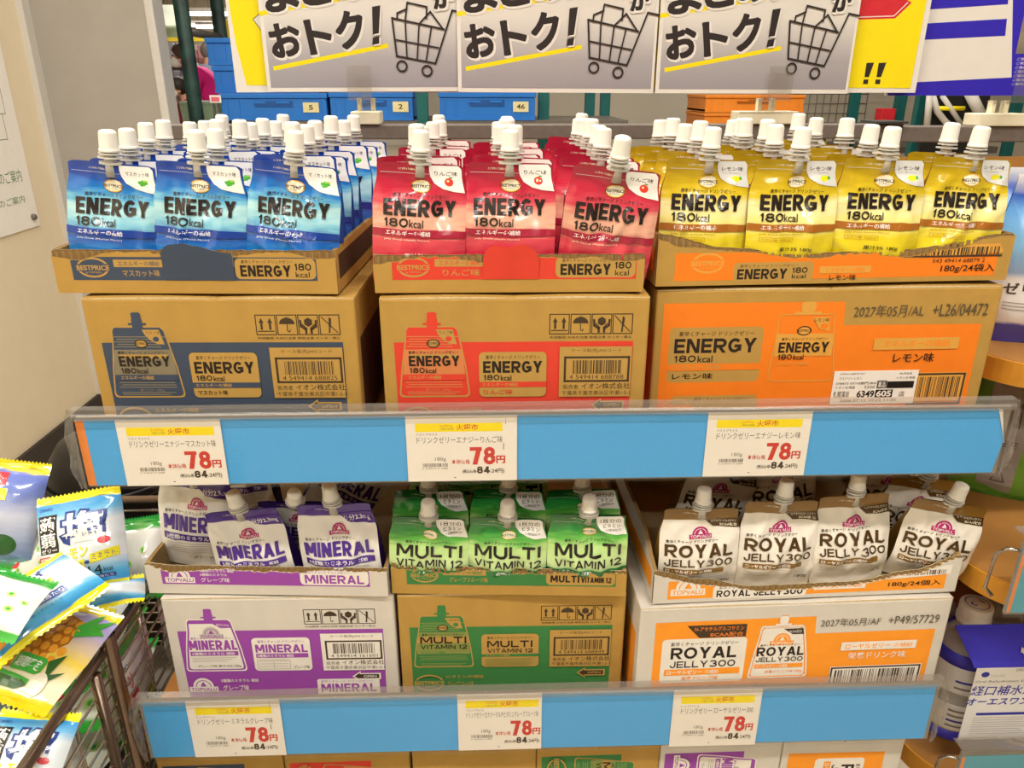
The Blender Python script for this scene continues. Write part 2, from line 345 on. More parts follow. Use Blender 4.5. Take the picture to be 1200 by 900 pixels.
# ---------------------------------------------------------------- spout pouches
PW, PH, NU, NV = .0434, .113, 30, 40
def price_oval(a, cx, cy_, rx, ry, ringm, txtm, bg=None, band=None):
    if bg: a.ell(cx, cy_, rx, ry, bg)
    a.ring(cx, cy_, rx, ry, rx*.12, ringm); a.rect(cx-rx*1.12, cy_-ry*.34, cx+rx*1.12, cy_+ry*.36, band) if band else None; a.text('BESTPRICE', cx-rx*1.02, cy_-ry*.22, cx+rx*1.02, cy_+ry*.28, txtm, .03); a.text('by TOPVALU', cx-rx*.5, cy_+ry*.4, cx+rx*.5, cy_+ry*.62, txtm, .01)
def arch_logo(a, cx, cy_, w_, m, txtm, bar=None):
    h = w_*.62; y1 = cy_+h/2; y0 = y1-h*.36
    a.rect(cx-w_/2, y0, cx+w_/2, y1, bar or m); a.poly([(cx+w_*.36*math.cos(R(180+15*i)), y0+h*.62*math.sin(R(180+15*i))) for i in range(13)], m)
    a.ring(cx, y0, w_*.27, h*.46, w_*.03, txtm, 16, 180, 360); a.poly([(cx-w_*.11, y0-.3), (cx, y0-h*.36), (cx+w_*.11, y0-.3)], txtm)
    a.text('TOPVALU', cx-w_*.45, y0+h*.07, cx+w_*.45, y1-h*.06, txtm, .02)
def pouch_art(k):
    a = Art()
    if k in ('blue', 'red', 'yellow', 'multi'):
        a.poly([(8.6, 1.2), (38, .8), (41, 3), (41.5, 10), (42.6, 27), (32, 26), (22, 23.6), (14, 18.6), (10, 12), (8.8, 6)], FI['silver' if k == 'yellow' else 'white'])
    tagt = dict(blue='マスカット味', red='りんご味', yellow='レモン味').get(k)
    if tagt: a.text(tagt, 14, 6, 37, 11, FI['black'], .01)
    if k == 'blue':
        for x_, y_ in ((27, 17), (30, 16), (30.5, 18.6), (33, 17.2), (28.6, 19)): a.ell(x_, y_, 1.9, 1.7, FI['green'], 12)
        a.ell(32.5, 15.2, 2.6, 1, FI['lime'], 12)
    if k == 'red': a.ell(28.5, 17, 4.4, 4, FI['apple'], 18); a.ell(27.6, 16, 1.2, 1, FI['cream'], 10); a.line([(28.5, 13.6), (29.6, 11.8)], .6, FI['brown']); a.ell(31, 12.6, 1.6, .8, FI['green'], 10)
    if k == 'yellow': a.text('クエン酸1000mg', 15, 12.2, 34, 14.2, FI['grey']); a.ell(29.5, 18.6, 4.6, 3, FI['lemon'], 18); a.ell(34.5, 18.2, 1.5, 1.9, FI['green'], 12)
    if k == 'multi':
        a.text('1日分の', 14, 5, 38, 11, FI['black'], .02); a.text('ビタミン', 17, 12, 37, 17, FI['black'], .01); a.text('12種類配合', 20, 18.5, 37, 21.5, FI['black'])
    a.text('ここを切ってお飲みください', -22, 4.2, 3, 6.2, FI['cream'], .01)
    a.line([(-40, 9.6), (9, 9.6)], .35, FI['cream' if k in ('mineral', 'royal') else 'silver']) if k not in ('mineral', 'royal') else None
    jp = '素早くチャージ ドリンクゼリー'
    if k in ('blue', 'red', 'yellow'):
        price_oval(a, 1, 22, 9.5, 6.6, FI['logo'], FI['black'], FI['cream'])
        a.text(jp, -25, 29.4, 28, 33.4, FI['black'], .008)
        a.textc('ENERGY', -33, 35, 34, 51, FI['black'], .048)
        a.textc('180', -33, 53.4, -10, 62, FI['black'], .035); a.text('kcal', -9, 54.4, 4, 62.2, FI['black'], .01)
        b = dict(blue='dblue', red='dred', yellow='brown')[k]
        a.poly([(-43, 64.2), (-10, 64.8), (20, 63.8), (43, 64.6), (43, 71), (15, 71.6), (-43, 71.4)], FI[b]); a.text('エネルギーの補給', -31, 65.4, 11, 70.4, FI['white'], .02)
        a.text('Jelly Drink (%s Flavor)' % dict(blue='Muscat', red='Apple', yellow='Lemon')[k], -32, 73.6, 10, 75.6, FI['cream' if k != 'yellow' else 'brown'])
        if k == 'yellow': a.frame(-32, 78, 0, 82, .3, FI['brown']); a.text('クエン酸 1000mg', -30, 79, -2, 81.2, FI['brown'])
        a.text('果汁3% 180g', -13, 87.5, 20, 92.5, FI['white' if k != 'yellow' else 'black'], .01)
    if k == 'multi':
        price_oval(a, 2, 22, 8.5, 5.6, FI['logo'], FI['dgreen'], FI['cream'])
        a.text(jp, -25, 31, 28, 34.6, FI['black'], .008); a.textc('MULTI', -35, 36.5, 37, 51, FI['black'], .05); a.textc('VITAMIN 12', -35, 54, 37, 63, FI['black'], .03)
        a.rect(-43, 66, 43, 73, FI['dgreen']); a.text('ビタミンの補給', -33, 67.2, 5, 72, FI['white'], .02); a.text('グレープフルーツ味', -33, 76, 10, 80, FI['white'])
    if k == 'mineral':
        a.poly([(3, 11), (43.4, 11), (43.4, 26), (24, 24.5), (12, 21)], FI['purple']); a.text('鉄分2.3mg', 9, 14, 40, 22.5, FI['white'], .03)
        arch_logo(a, 3, 31.5, 22, FI['magenta'], FI['silver'])
        a.text(jp, -35, 40.6, 20, 44.4, FI['black'], .008); a.textc('MINERAL', -37, 46.5, 38, 64, FI['purple'], .045)
        a.rect(-37, 67.5, 38, 75.5, FI['purple']); a.text('5種類のミネラル', -34, 68.8, 16, 74.4, FI['white'], .03); a.text('補給', 20, 69.6, 30, 74, FI['white'], .01)
        for i in range(5): a.line([(-34, 79+3*i), (30-(i*7) % 11, 79+3*i)], .5, FI['grey'])
        a.text('グレープ味 180g', -5, 96, 34, 101, FI['black'])
    if k == 'royal':
        a.poly([(5, 15), (43.4, 14), (43.4, 27.5), (14, 26)], FI['dgold']); a.text('N-アセチルグルコサミン', 12, 16.4, 41, 20, FI['cream'], .01); a.text('BCAA配合', 22, 21.4, 41, 25.6, FI['cream'], .01)
        arch_logo(a, 0, 33, 25, FI['magenta'], FI['silver'])
        a.text(jp, -37, 42, 20, 46, FI['black'], .01); a.textc('ROYAL', -38, 48, 36, 64, FI['dgold'], .045); a.textc('JELLY300', -38, 67, 36, 77, FI['dgold'], .03)
        a.rect(-38, 80, 27, 87, FI['gold']); a.text('ローヤルゼリー', -36, 81.2, -3, 86, FI['white'], .03); a.text('の補給', -1, 81.6, 14, 85.8, FI['white'], .01)
        for i in range(3): a.line([(-36, 91+3*i), (-8, 91+3*i)], .5, FI['grey']); a.line([(-2, 91+3*i), (34, 91+3*i)], .4, FI['grey'])
        a.text('180g', 22, 100, 36, 106, FI['black'])
    if k in ('blue', 'red', 'yellow'): a.it = [([(x, y*.91 if y > 8 else y*.97) for x, y in v], f, m) for v, f, m in a.it]
    if k == 'royal': a.it = [([(x, y*.93 if y > 16 else y) for x, y in v], f, m) for v, f, m in a.it]
    if k == 'multi': a.it = [([(x, y*1.12 if y > 8 else y) for x, y in v], f, m) for v, f, m in a.it]
    W = PW*1000
    return a.cut([-W+2*W*i/NU for i in range(1, NU)], [PH*1000*j/NV for j in range(1, NV)])
def pouch_body(k, seed, art, amp=1.0, back=False):
    rnd = random.Random(seed); o1 = Vector((rnd.uniform(0, 99), rnd.uniform(0, 99), rnd.uniform(0, 99))); sk = rnd.uniform(-1, 1)
    def hw(s): return PW*(1-.085*sstep(.70, .92, s)-.02*(1-sstep(0, .06, s)))
    def half(s): return (.0165*(1-sstep(.25, .88, s))**.85+.0007)*(.78+.22*sstep(0, .25, s))
    def fp(i, j):
        t = -1+2*i/NU; s = j/NV; h = half(s); e = h*.6; x = t*hw(s); z = s*PH
        y = -(e+(h-e)*(1-abs(t)**2.4))
        env = sstep(0, .08, s)*(1-.75*sstep(.80, .9, s))*amp
        p = Vector((x*42, z*30, 0))+o1
        wv = noise.noise(p)*.0016+noise.noise(p*2.3)*.0007
        q = Vector(((x+sk*z*.6)*34, (z-sk*x*.6)*13, 5))+o1
        wv -= max(0, .32-abs(noise.noise(q)))*.0058*sstep(.08, .3, s)
        y += wv*env*(1-.55*abs(t)**6)
        y -= .0042*math.exp(-(x/.0085)**2)*sstep(.80, .95, s)
        if s > .97 and abs(t) > .9: z -= (abs(t)-.9)*.022
        return Vector((x, y, z))
    G = [[fp(i, j) for i in range(NU+1)] for j in range(NV+1)]
    def nrm(i, j):
        a = G[j][min(i+1, NU)]-G[j][max(i-1, 0)]; b = G[min(j+1, NV)][i]-G[max(j-1, 0)][i]; n = a.cross(b); n.normalize(); return n
    Nn = [[nrm(i, j) for i in range(NU+1)] for j in range(NV+1)]
    mb = MB()
    mb.grid(NU, NV, lambda u, v: G[round(v*NV)][round(u*NU)], FILM[k])
    sd = SIDE[k]
    # rear panel, folded side gussets, bottom
    mb.grid(10, 14, lambda u, v: Vector(((-1+2*u)*hw(v), half(v)*.6+(half(v)*.4)*(1-abs(-1+2*u)**2.4), v*PH-(.0022 if v > .99 and abs(2*u-1) > .95 else 0))), sd, True, True)
    for sgn in (-1, 1):
        i = 0 if sgn < 0 else NU
        fold = lambda s: Vector((sgn*(hw(s)-half(s)*.75), 0, s*PH-(.0022 if s > .99 else 0)))
        bk = lambda s: Vector((sgn*hw(s), half(s)*.6, s*PH-(.0022 if s > .99 else 0)))
        mb.grid(2, NV, lambda u, v: [G[round(v*NV)][i], fold(v), bk(v)][round(u*2)], sd, False, sgn < 0)
    mb.add([G[0][i] for i in range(NU+1)]+[Vector(((1-2*u/10)*hw(0), half(0)*.6+half(0)*.4*(1-abs(1-2*u/10)**2.4), 0)) for u in range(11)], [list(range(NU+12))[::-1]], sd)
    def fn(u, v, h):
        ti = min(NU-1e-6, max(0, (u/1000/PW+1)/2*NU)); sj = min(NV-1e-6, max(0, (1-v/1000/PH)*NV)); i, j = int(ti), int(sj); a, b = ti-i, sj-j
        P = (G[j][i]*(1-a)+G[j][i+1]*a)*(1-b)+(G[j+1][i]*(1-a)+G[j+1][i+1]*a)*b
        N = (Nn[j][i]*(1-a)+Nn[j][i+1]*a)*(1-b)+(Nn[j+1][i]*(1-a)+Nn[j+1][i+1]*a)*b
        return P+N*h
    art.place(mb, fn, .0006, .000012)
    return mb
def spout_mb():
    mb = MB(); z0 = PH
    mb.lathe([(.0052, -.012), (.0052, .0125)], NECK, 14, Matrix.Translation((0, -.001, z0)))
    def fl(z, a, b, t): mb.add(*ringprism(a, b, t, z0+z), NECK, False)
    def ringprism(a, b, t, z):
        n = 18; p = [(a*math.cos(2*math.pi*i/n), -.001+b*math.sin(2*math.pi*i/n)) for i in range(n)]
        return [(x, y, z) for x, y in p]+[(x, y, z+t) for x, y in p], [list(range(n))[::-1], list(range(n, 2*n))]+[(i, (i+1) % n, n+(i+1) % n, n+i) for i in range(n)]
    fl(-.001, .0105, .0058, .0022); fl(.0045, .0108, .0085, .0014); fl(.008, .0096, .0085, .0012)
    return mb
def cap_mb():
    mb = MB(); p = [(.0086, 0), (.0088, .0006), (.0088, .0024), (.0083, .0028), (.0082, .0036), (.0077, .0160), (.0071, .0180), (.0052, .0190), (.0001, .0192)]
    mb.lathe(p, CAPW, 44, Matrix.Translation((0, -.001, PH+.0102)), True, .055, (4, 5)); return mb
POUCH = {}
SPOUT_ME = spout_mb().mesh('spout'); CAP_ME = cap_mb().mesh('screw_cap')
LOOK = dict(blue='blue muscat jelly drink pouch', red='red apple jelly drink pouch', yellow='yellow lemon jelly drink pouch', mineral='white and purple grape mineral jelly pouch', multi='green multivitamin jelly drink pouch', royal='gold and white royal jelly pouch')
BODY = {}
for k in LOOK:
    art = pouch_art(k)
    BODY[k] = [pouch_body(k, 31*n+7*len(k)+ord(k[0]), art, 1.45+.3*n).mesh('pouch_body') for n in range(4 if k in ('royal', 'yellow') else 3)]
def pouch(k, var, loc, rot, label, scale=(1, 1, 1), group=None):
    root = thing('jelly_drink_pouch', label, 'drink pouch', loc, rot, group or LOOK[k].replace('pouch', 'pouches')); root.scale = scale
    for n, me in (('pouch_body', BODY[k][var]), ('spout', SPOUT_ME)):
        o = bpy.data.objects.new(n, me); col.objects.link(o); o.parent = root
        if n == 'spout':
            c = bpy.data.objects.new('screw_cap', CAP_ME); col.objects.link(c); c.parent = o
            if random.random() < .8: c.rotation_euler.z = random.uniform(-.1, .1)
    return root
# ---------------------------------------------------------------- cartons and display trays
SW, LW, CH = .256, .350, .148
def handling_icons(a, x, y, w_, m):
    g = w_*1.09
    for i in range(4): a.frame(x+g*i, y, x+g*i+w_, y+w_*1.05, .9, m)
    for dx in (.28, .72):
        cx = x+w_*dx; a.poly([(cx-.13*w_, y+.42*w_), (cx, y+.16*w_), (cx+.13*w_, y+.42*w_)], m); a.rect(cx-.055*w_, y+.4*w_, cx+.055*w_, y+.78*w_, m)
    a.line([(x+.1*w_, y+.86*w_), (x+.9*w_, y+.86*w_)], .9, m)
    cx = x+g+w_/2; a.poly([(cx+.4*w_*math.cos(R(180+15*i)), y+.48*w_+.34*w_*math.sin(R(180+15*i))) for i in range(13)], m); a.line([(cx, y+.1*w_), (cx, y+.84*w_), (cx+.1*w_, y+.9*w_), (cx+.15*w_, y+.8*w_)], .8, m)
    cx = x+2*g+w_/2; a.poly([(cx-.2*w_, y+.26*w_), (cx, y+.14*w_), (cx+.2*w_, y+.26*w_), (cx+.2*w_, y+.5*w_), (cx, y+.62*w_), (cx-.2*w_, y+.5*w_)], m)
    for s in (-1, 1): a.line([(cx+s*.4*w_, y+.32*w_), (cx+s*.38*w_, y+.6*w_), (cx+s*.14*w_, y+.78*w_), (cx+s*.14*w_, y+.95*w_)], 2, m); a.line([(cx+s*.3*w_, y+.52*w_), (cx+s*.1*w_, y+.72*w_)], 1.2, m)
    cx = x+3*g+w_/2; a.line([(cx-.4*w_, y+.1*w_), (cx+.4*w_, y+.95*w_)], .8, m); a.poly([(cx-.02*w_, y+.12*w_), (cx+.1*w_, y+.2*w_), (cx+.06*w_, y+.66*w_), (cx-.05*w_, y+.6*w_)], m); a.line([(cx, y+.62*w_), (cx-.03*w_, y+.92*w_)], 1.4, m)
    a.text('天地無用 水ぬれ注意 取扱注意 カッター禁止', x, y+w_*1.16, x+3*g+w_, y+w_*1.3, m)
def pouch_icon(a, k, ox, oy, ink, mix, paper, txt):
    """the pouch drawn on the carton, 66 mm wide"""
    def P(l): return [(ox+x, oy+y) for x, y in l]
    body = [(10, 0), (53, 0), (56, 3), (58.5, 16), (63, 40), (66, 66), (65, 69), (62, 70), (4, 70), (1, 69), (0, 66), (3, 40), (7, 16), (8, 3)]
    a.poly(P([(33+(x-33)*1.045, 35+(y-35)*1.045) for x, y in body]), paper)
    a.poly(P(body), ink)
    a.rect(ox+27.5, oy-8, ox+37.5, oy+.5, ink); a.rrect(ox+28, oy-15, ox+37, oy-5, 2, ink); a.rect(ox+24, oy-4.5, ox+41, oy-2.6, ink)
    if k in ('mineral', 'royal'):
        a.poly(P([(33+(x-33)*.93, 36+(y-36)*.95) for x, y in body if True]), paper); 
        if k == 'mineral': a.rect(ox+10, oy+1, ox+54, oy+5, ink)
        a.poly(P([(33, 3), (55, 3), (57, 11), (44, 11)]), ink if k == 'mineral' else INK['dark']); a.text('鉄分2.3mg' if k == 'mineral' else 'BCAA配合', ox+40, oy+5, ox+54, oy+9, paper)
    else:
        a.poly(P([(5.5, 22), (60, 22), (62, 36), (63, 48), (2.6, 48), (4, 36)]), mix); a.poly(P([(4.8, 28), (61, 28), (62, 37), (3.5, 37)]), paper) if k == 'multi' else a.poly(P([(10, 27), (56, 27), (57, 31), (9, 31)]), paper)
        for q in (9, 11.5, 14, 16.5, 19, 55.5, 58, 60.5, 66, 68): a.line(P([(7-q*.05+(q*3) % 5, q), (57+q*.06-(q*7) % 9, q+.3)]), .9, mix)
        a.poly(P([(36, 2), (52, 2), (55.5, 17), (48, 16), (42, 12), (38, 7)]), paper); a.text({'blue': 'マスカット味', 'red': 'りんご味'}.get(k, '1日分の'), ox+39, oy+3.5, ox+52, oy+6.5, txt); a.ell(ox+48, oy+11.5, 3, 2.6, ink, 12)
    if k in ('mineral', 'royal'): arch_logo(a, ox+33, oy+17, 27, ink if k == 'royal' else INK['lgrey'], paper if k == 'royal' else ink)
    else: a.ell(ox+33, oy+16, 6.4, 4.4, paper, 18); a.ring(ox+33, oy+16, 6.4, 4.4, 1.1, txt, 18); a.text('BESTPRICE', ox+27, oy+14.7, ox+39, oy+17.2, txt, .02)
    a.text('素早くチャージ ドリンクゼリー', ox+9, oy+23.5, ox+57, oy+26.6, txt, .01)
    if k in ('blue', 'red'):
        a.textc('ENERGY', ox+9, oy+28.4, ox+58, oy+39, txt, .045); a.textc('180', ox+9, oy+40.5, ox+24, oy+46, txt, .03); a.text('kcal', ox+25, oy+41.2, ox+35, oy+46.2, txt, .01)
        a.rect(ox+3, oy+47.5, ox+63.5, oy+53.5, ink); a.text('エネルギーの補給', ox+8, oy+48.4, ox+40, oy+52.6, paper, .02); a.text('果汁3% 180g', ox+24, oy+62, ox+48, oy+65.5, mix)
    if k == 'multi':
        a.textc('MULTI', ox+7, oy+28, ox+60, oy+37.5, txt, .05); a.textc('VITAMIN 12', ox+7, oy+39.2, ox+60, oy+45, txt, .03); a.rect(ox+3, oy+47.5, ox+63.5, oy+52, mix); a.text('ビタミンの補給', ox+8, oy+48, ox+36, oy+51.6, ink, .01)
    if k == 'mineral':
        a.textc('MINERAL', ox+6, oy+27.5, ox+60, oy+41, ink, .045); a.rect(ox+6, oy+43, ox+60, oy+49, ink); a.text('5種類のミネラル 補給', ox+8, oy+44, ox+56, oy+48.2, paper, .02)
        for i in range(3): a.line([(ox+7, oy+52+2.4*i), (ox+57-5*i, oy+52+2.4*i)], .4, INK['grey'])
        a.text('グレープ味 果汁10% 180g', ox+12, oy+62, ox+61, oy+66, INK['dark'])
    if k == 'royal':
        a.textc('ROYAL', ox+6, oy+27.5, ox+60, oy+40, txt, .045); a.textc('JELLY300', ox+6, oy+41.5, ox+60, oy+48, txt, .03); a.rect(ox+5, oy+51, ox+61, oy+56.5, ink); a.text('ローヤルゼリーの補給', ox+7, oy+52, ox+44, oy+55.6, paper, .01)
        a.text('栄養ドリンク味 180g', ox+18, oy+60, ox+61, oy+64.5, INK['orange'])
SPEC = dict(blue=('navy', 'navymix', 'kraft', 'black', 'マスカット味', '4 549414 688825'), red=('red', 'redmix', 'kraft', 'black', 'りんご味', '4 549414 688788'),
            multi=('green', 'greenmix', 'kraft', 'black', 'グレープフルーツ味', '4 549414 688849'), mineral=('purple', 'lgrey', 'white', 'purple', 'グレープ味', '4 549414 161601'),
            yellow=('orange', 'orangemix', 'kraft', 'black', 'レモン味', ''), royal=('royal', 'white', 'white', 'black', '栄養ドリンク味', ''))
def logo_block(a, k, x0, y0, x1, y1):
    """rounded label with the product name"""
    ink, mix, pap, txt = [INK[c] for c in SPEC[k][:4]]; fl = SPEC[k][4]; W = x1-x0; H = y1-y0
    X = lambda f: x0+W*f; Y = lambda f: y0+H*f
    a.rrect(x0, y0, x1, y1, 5, pap); a.text('素早くチャージ ドリンクゼリー', X(.1), Y(.07), X(.9), Y(.16), txt, .01)
    if k in ('blue', 'red', 'yellow'):
        a.textc('ENERGY', X(.06), Y(.2), X(.94), Y(.46), txt, .048); a.textc('180', X(.06), Y(.5), X(.3), Y(.62), txt, .035); a.text('kcal', X(.32), Y(.51), X(.48), Y(.63), txt, .01)
        a.rect(x0, Y(.66), x1, Y(.78), ink); a.text('エネルギーの補給', X(.04), Y(.68), X(.58), Y(.76), pap, .02); a.text(fl, X(.06), Y(.83), X(.5), Y(.94), txt if k != 'red' else ink, .01)
    elif k == 'multi':
        a.textc('MULTI', X(.1), Y(.2), X(.9), Y(.4), txt, .05); a.textc('VITAMIN 12', X(.1), Y(.44), X(.9), Y(.56), txt, .035); a.rect(x0, Y(.6), x1, Y(.68), ink); a.text('ビタミンの補給', X(.08), Y(.61), X(.5), Y(.67), pap, .01)
        for i in range(6): a.line([(X(.07), Y(.74+.04*i)), (X(.93-.05*(i % 3)), Y(.74+.04*i))], .7, mix)
    elif k == 'mineral':
        a.textc('MINERAL', X(.05), Y(.2), X(.95), Y(.44), txt, .045); a.rect(X(.05), Y(.47), X(.95), Y(.6), ink); a.text('5種類のミネラル 補給', X(.07), Y(.49), X(.7), Y(.585), pap, .03)
        a.frame(X(.06), Y(.66), X(.62), Y(.94), .4, INK['grey']); a.line([(X(.34), Y(.72)), (X(.34), Y(.94))], .4, INK['grey'])
        for i in range(3): a.line([(X(.08), Y(.7+.08*i)), (X(.58), Y(.7+.08*i))], .4, INK['grey'])
        a.text(fl, X(.68), Y(.84), X(.95), Y(.94), INK['dark'])
    else:
        a.textc('ROYAL', X(.11), Y(.19), X(.89), Y(.45), txt, .045); a.textc('JELLY300', X(.11), Y(.5), X(.89), Y(.65), txt, .03); a.rect(X(.05), Y(.68), X(.95), Y(.82), ink)
        a.text('ローヤルゼリー', X(.08), Y(.7), X(.5), Y(.8), pap, .03); a.text('の補給', X(.54), Y(.71), X(.7), Y(.8), pap, .01); a.text(fl, X(.26), Y(.85), X(.7), Y(.95), ink, .01)
def short_art(k):
    a = Art(); ink, mix, pap, txt = [INK[c] for c in SPEC[k][:4]]; dk = INK['dark']
    a.poly([(12, 46), (242, 46), (241, 142), (13, 142)], ink)
    handling_icons(a, 161 if k != 'mineral' else 155, 19, 18.5, dk)
    pouch_icon(a, k, 16.5, 31, ink, mix, pap, txt)
    logo_block(a, k, 93, 56, 158.5, 102.5)
    a.rect(171, 51, 241, 103, pap); a.text('ケース販売JANコード', 182, 53, 231, 57.4, dk); a.frame(176.5, 62, 238.5, 86.5, 2.2, dk); a.bars(184, 65, 231, 79, dk, len(k)); a.text(SPEC[k][5], 181, 80, 234, 84.4, dk)
    a.text('販売者', 175, 90, 190, 95, dk); a.text('イオン株式会社', 193, 88.6, 241, 95, dk, .03); a.text('千葉県千葉市美浜区中瀬1-5-1', 174, 96.4, 241, 101.4, dk)
    a.poly([(203, 112), (213, 104.5), (213, 107.5), (236, 107.5), (236, 116.5), (213, 116.5), (213, 119.5)], pap); a.poly([(205.5, 112), (212, 107), (212, 109), (234, 109), (234, 115), (212, 115), (212, 117)], dk); a.text('OPEN', 216, 110.6, 231, 113.6, pap, .02)
    if k in ('mineral',): arch_logo(a, 31, 121, 33, pap, ink)
    else: price_oval(a, 32, 124, 17, 12, pap, pap, None, ink)
    a.text({'mineral': '5種類のミネラル 補給', 'multi': 'ビタミンの補給'}.get(k, 'エネルギーの補給'), 52, 113, 95, 118, pap, .02); a.text(SPEC[k][4], 53, 122, 83, 130, pap, .02)
    logo_block(a, k, 162, 122, 234, 160) if False else None
    if k == 'mineral': a.rrect(162, 115, 234, 140, 3, pap); a.text('素早くチャージ ドリンクゼリー', 166, 117, 226, 120.4, ink); a.textc('MINERAL', 166, 122, 230, 134, ink, .045)
    return a
def long_art(k):
    a = Art(); ink, mix, pap, txt = [INK[c] for c in SPEC[k][:4]]; dk = INK['dark']
    if k == 'yellow': a.poly([(8, 16), (190, 16.5), (192, 41), (335, 41.5), (337, 140), (8, 140)], ink)
    else: a.poly([(18, 22), (197, 20.5), (199, 44), (337, 43.6), (337, 140), (18, 140)], ink)
    if k == 'yellow':
        logo_block(a, k, 15.6, 41, 111, 99.5)
        ox, oy = 121, 29; body = [(6, 0), (58, 0), (60, 4), (63, 30), (68, 64), (66, 70), (60, 71), (6, 71), (0, 68), (-.5, 62), (3, 30), (4, 4)]
        a.line([(ox+x, oy+y) for x, y in body], 1.2, mix, True); a.rrect(ox+25, oy-13, ox+40, oy-3, 3, mix); a.rect(ox+19, oy-3, ox+46, oy-.6, mix)
        a.poly([(ox+4, oy+20), (ox+62, oy+20), (ox+63, oy+44), (ox+3, oy+44)], mix); a.poly([(ox+38, oy+3), (ox+55, oy+3), (ox+57, oy+18), (ox+46, oy+15)], mix); a.text('レモン味', ox+40, oy+4, ox+55, oy+8, txt, .01); a.ell(ox+51, oy+12.5, 4, 3, ink, 14)
        a.ell(ox+31, oy+17, 7.5, 5, mix, 18); a.ring(ox+31, oy+17, 7.5, 5, 1.2, txt, 18); a.text('BESTPRICE', ox+24, oy+15.5, ox+38, oy+18.4, txt, .02)
        a.text('素早くチャージ ドリンクゼリー', ox+9, oy+24, ox+57, oy+27.4, txt, .01); a.textc('ENERGY', ox+7, oy+29, ox+59, oy+40, txt, .045); a.textc('180', ox+7, oy+41.5, ox+22, oy+47.4, txt, .03); a.text('kcal', ox+23.5, oy+42, ox+34, oy+47.6, txt, .01)
        a.text('エネルギーの補給', ox+6, oy+50, ox+40, oy+54, mix, .02)
        a.text('2027年05月/AL', 200, 20, 272, 33, INK['date'], .0); a.text('+L26/04472', 281, 20, 338, 32.5, INK['date'], .0)
        a.rect(226, 55, 315, 67.5, mix); a.text('エネルギーの補給', 236, 57.4, 306, 65, ink, .03); a.text('レモン味', 249, 71.5, 292, 81.5, txt, .04)
        a.rect(271, 93, 331, 125, mix); a.frame(273, 95, 329, 128, 2.2, dk); a.bars(277, 98, 325, 121, dk, 5, 26)
        a.rrect(22, 114, 112, 145, 5, pap); a.text('素早くチャージ ドリンクゼリー', 46, 116, 104, 120, txt); price_oval(a, 10+18, 128, 15, 11, mix, mix, None, ink)
    else:
        logo_block(a, k, 27, 45, 122.5, 106)
        a.poly([(53, 27), (120, 27), (120, 44), (68, 44)], dk); a.text('N-アセチルグルコサミン', 62, 29, 117, 35, INK['orange'], .01); a.text('BCAA配合', 80, 37, 117, 43, INK['orange'], .01)
        pouch_icon(a, k, 129, 32.5, ink, mix, pap, txt)
        a.line([(129+x, 32.5+y) for x, y in [(10, 0), (53, 0), (56, 3), (63, 40), (66, 66), (62, 70), (4, 70), (0, 66), (3, 40), (8, 3)]], 1.4, pap, True); a.rrect(156, 18, 166, 28, 2.4, pap); a.rect(152, 28, 170, 31, pap)
        a.text('2027年05月/AF', 203, 24, 271, 35, INK['date'], .0); a.text('+P49/57729', 280, 23.5, 338, 34.5, INK['date'], .0)
        a.rect(231, 57, 318, 68.5, pap); a.text('ローヤルゼリー', 236, 59.4, 288, 66.6, ink, .03); a.text('の補給', 292, 60, 314, 66.4, ink, .01); a.text('栄養ドリンク味', 241, 71.4, 308, 81, pap, .03)
        a.rect(223, 91, 330, 128, pap); a.frame(225, 93, 328, 130, 2.2, dk); a.bars(229, 96, 323, 116, dk, 9, 40)
    return a
CASEART = {}
def case_art(k):
    if k not in CASEART: CASEART[k] = long_art(k) if k in ('yellow', 'royal') else short_art(k)
    return CASEART[k]
def carton(k, loc, yaw, label, upright=False, group='sealed drink cartons on the shelves', plain=False):
    lg = k in ('yellow', 'royal'); W, D = (LW, SW) if lg else (SW, LW); bd = WBOARD if k in ('mineral', 'royal') else KRAFT
    t = thing('drink_carton', label, 'cardboard box', loc, (0, 0, R(yaw)), group)
    mb = MB(); ink = INK[SPEC[k][0]]
    if not upright:
        mb.box(0, W, 0, D, 0, CH-.003, bd, None, .0022)
        case_art(k).place(mb, FRONT(0, 0, CH))
        sd = Art().rect(14, 46, D*1000-14, 140, INK['dark'] if k == 'blue' else ink)  # blue carton: side print darker than the front, shade painted into the ink
        sd.place(mb, flat((W, 0, CH), (0, 1, 0), (0, 0, -1), (1, 0, 0))); sd.place(mb, flat((0, D, CH), (0, -1, 0), (0, 0, -1), (-1, 0, 0)))
        mb.build('carton_body', t)
        xm = W*.497
        for a_, b_ in ((0.0004, xm-.0006), (xm+.0006, W-.0004)):
            f = MB(); f.grid(8, 2, lambda u, v: (a_+(b_-a_)*u, .0004+(D-.0008)*v, CH-.0028+.0013*math.sin(math.pi*u)), bd, True)
            f.grid(8, 1, lambda u, v: (a_+(b_-a_)*u, .0004, CH-.0036+(.0008+.0013*math.sin(math.pi*u))*v), KRAFTEDGE, True); f.build('top_flap', t)
    else:   # the same carton standing on its end
        mb.box(0, CH, 0, SW, 0, LW-.003, bd, None, .0022)
        A = Art().merge(case_art(k), (lambda u, v: (CH*1000-v, u)))
        A.place(mb, FRONT(0, 0, LW)) if not plain else None; mb.build('carton_body', t)
        for a_, b_ in ((0.0004, CH/2-.0006), (CH/2+.0006, CH-.0004)):
            f = MB(); f.box(a_, b_, .0004, SW-.0004, LW-.0032, LW, bd); f.build('top_flap', t)
    return t
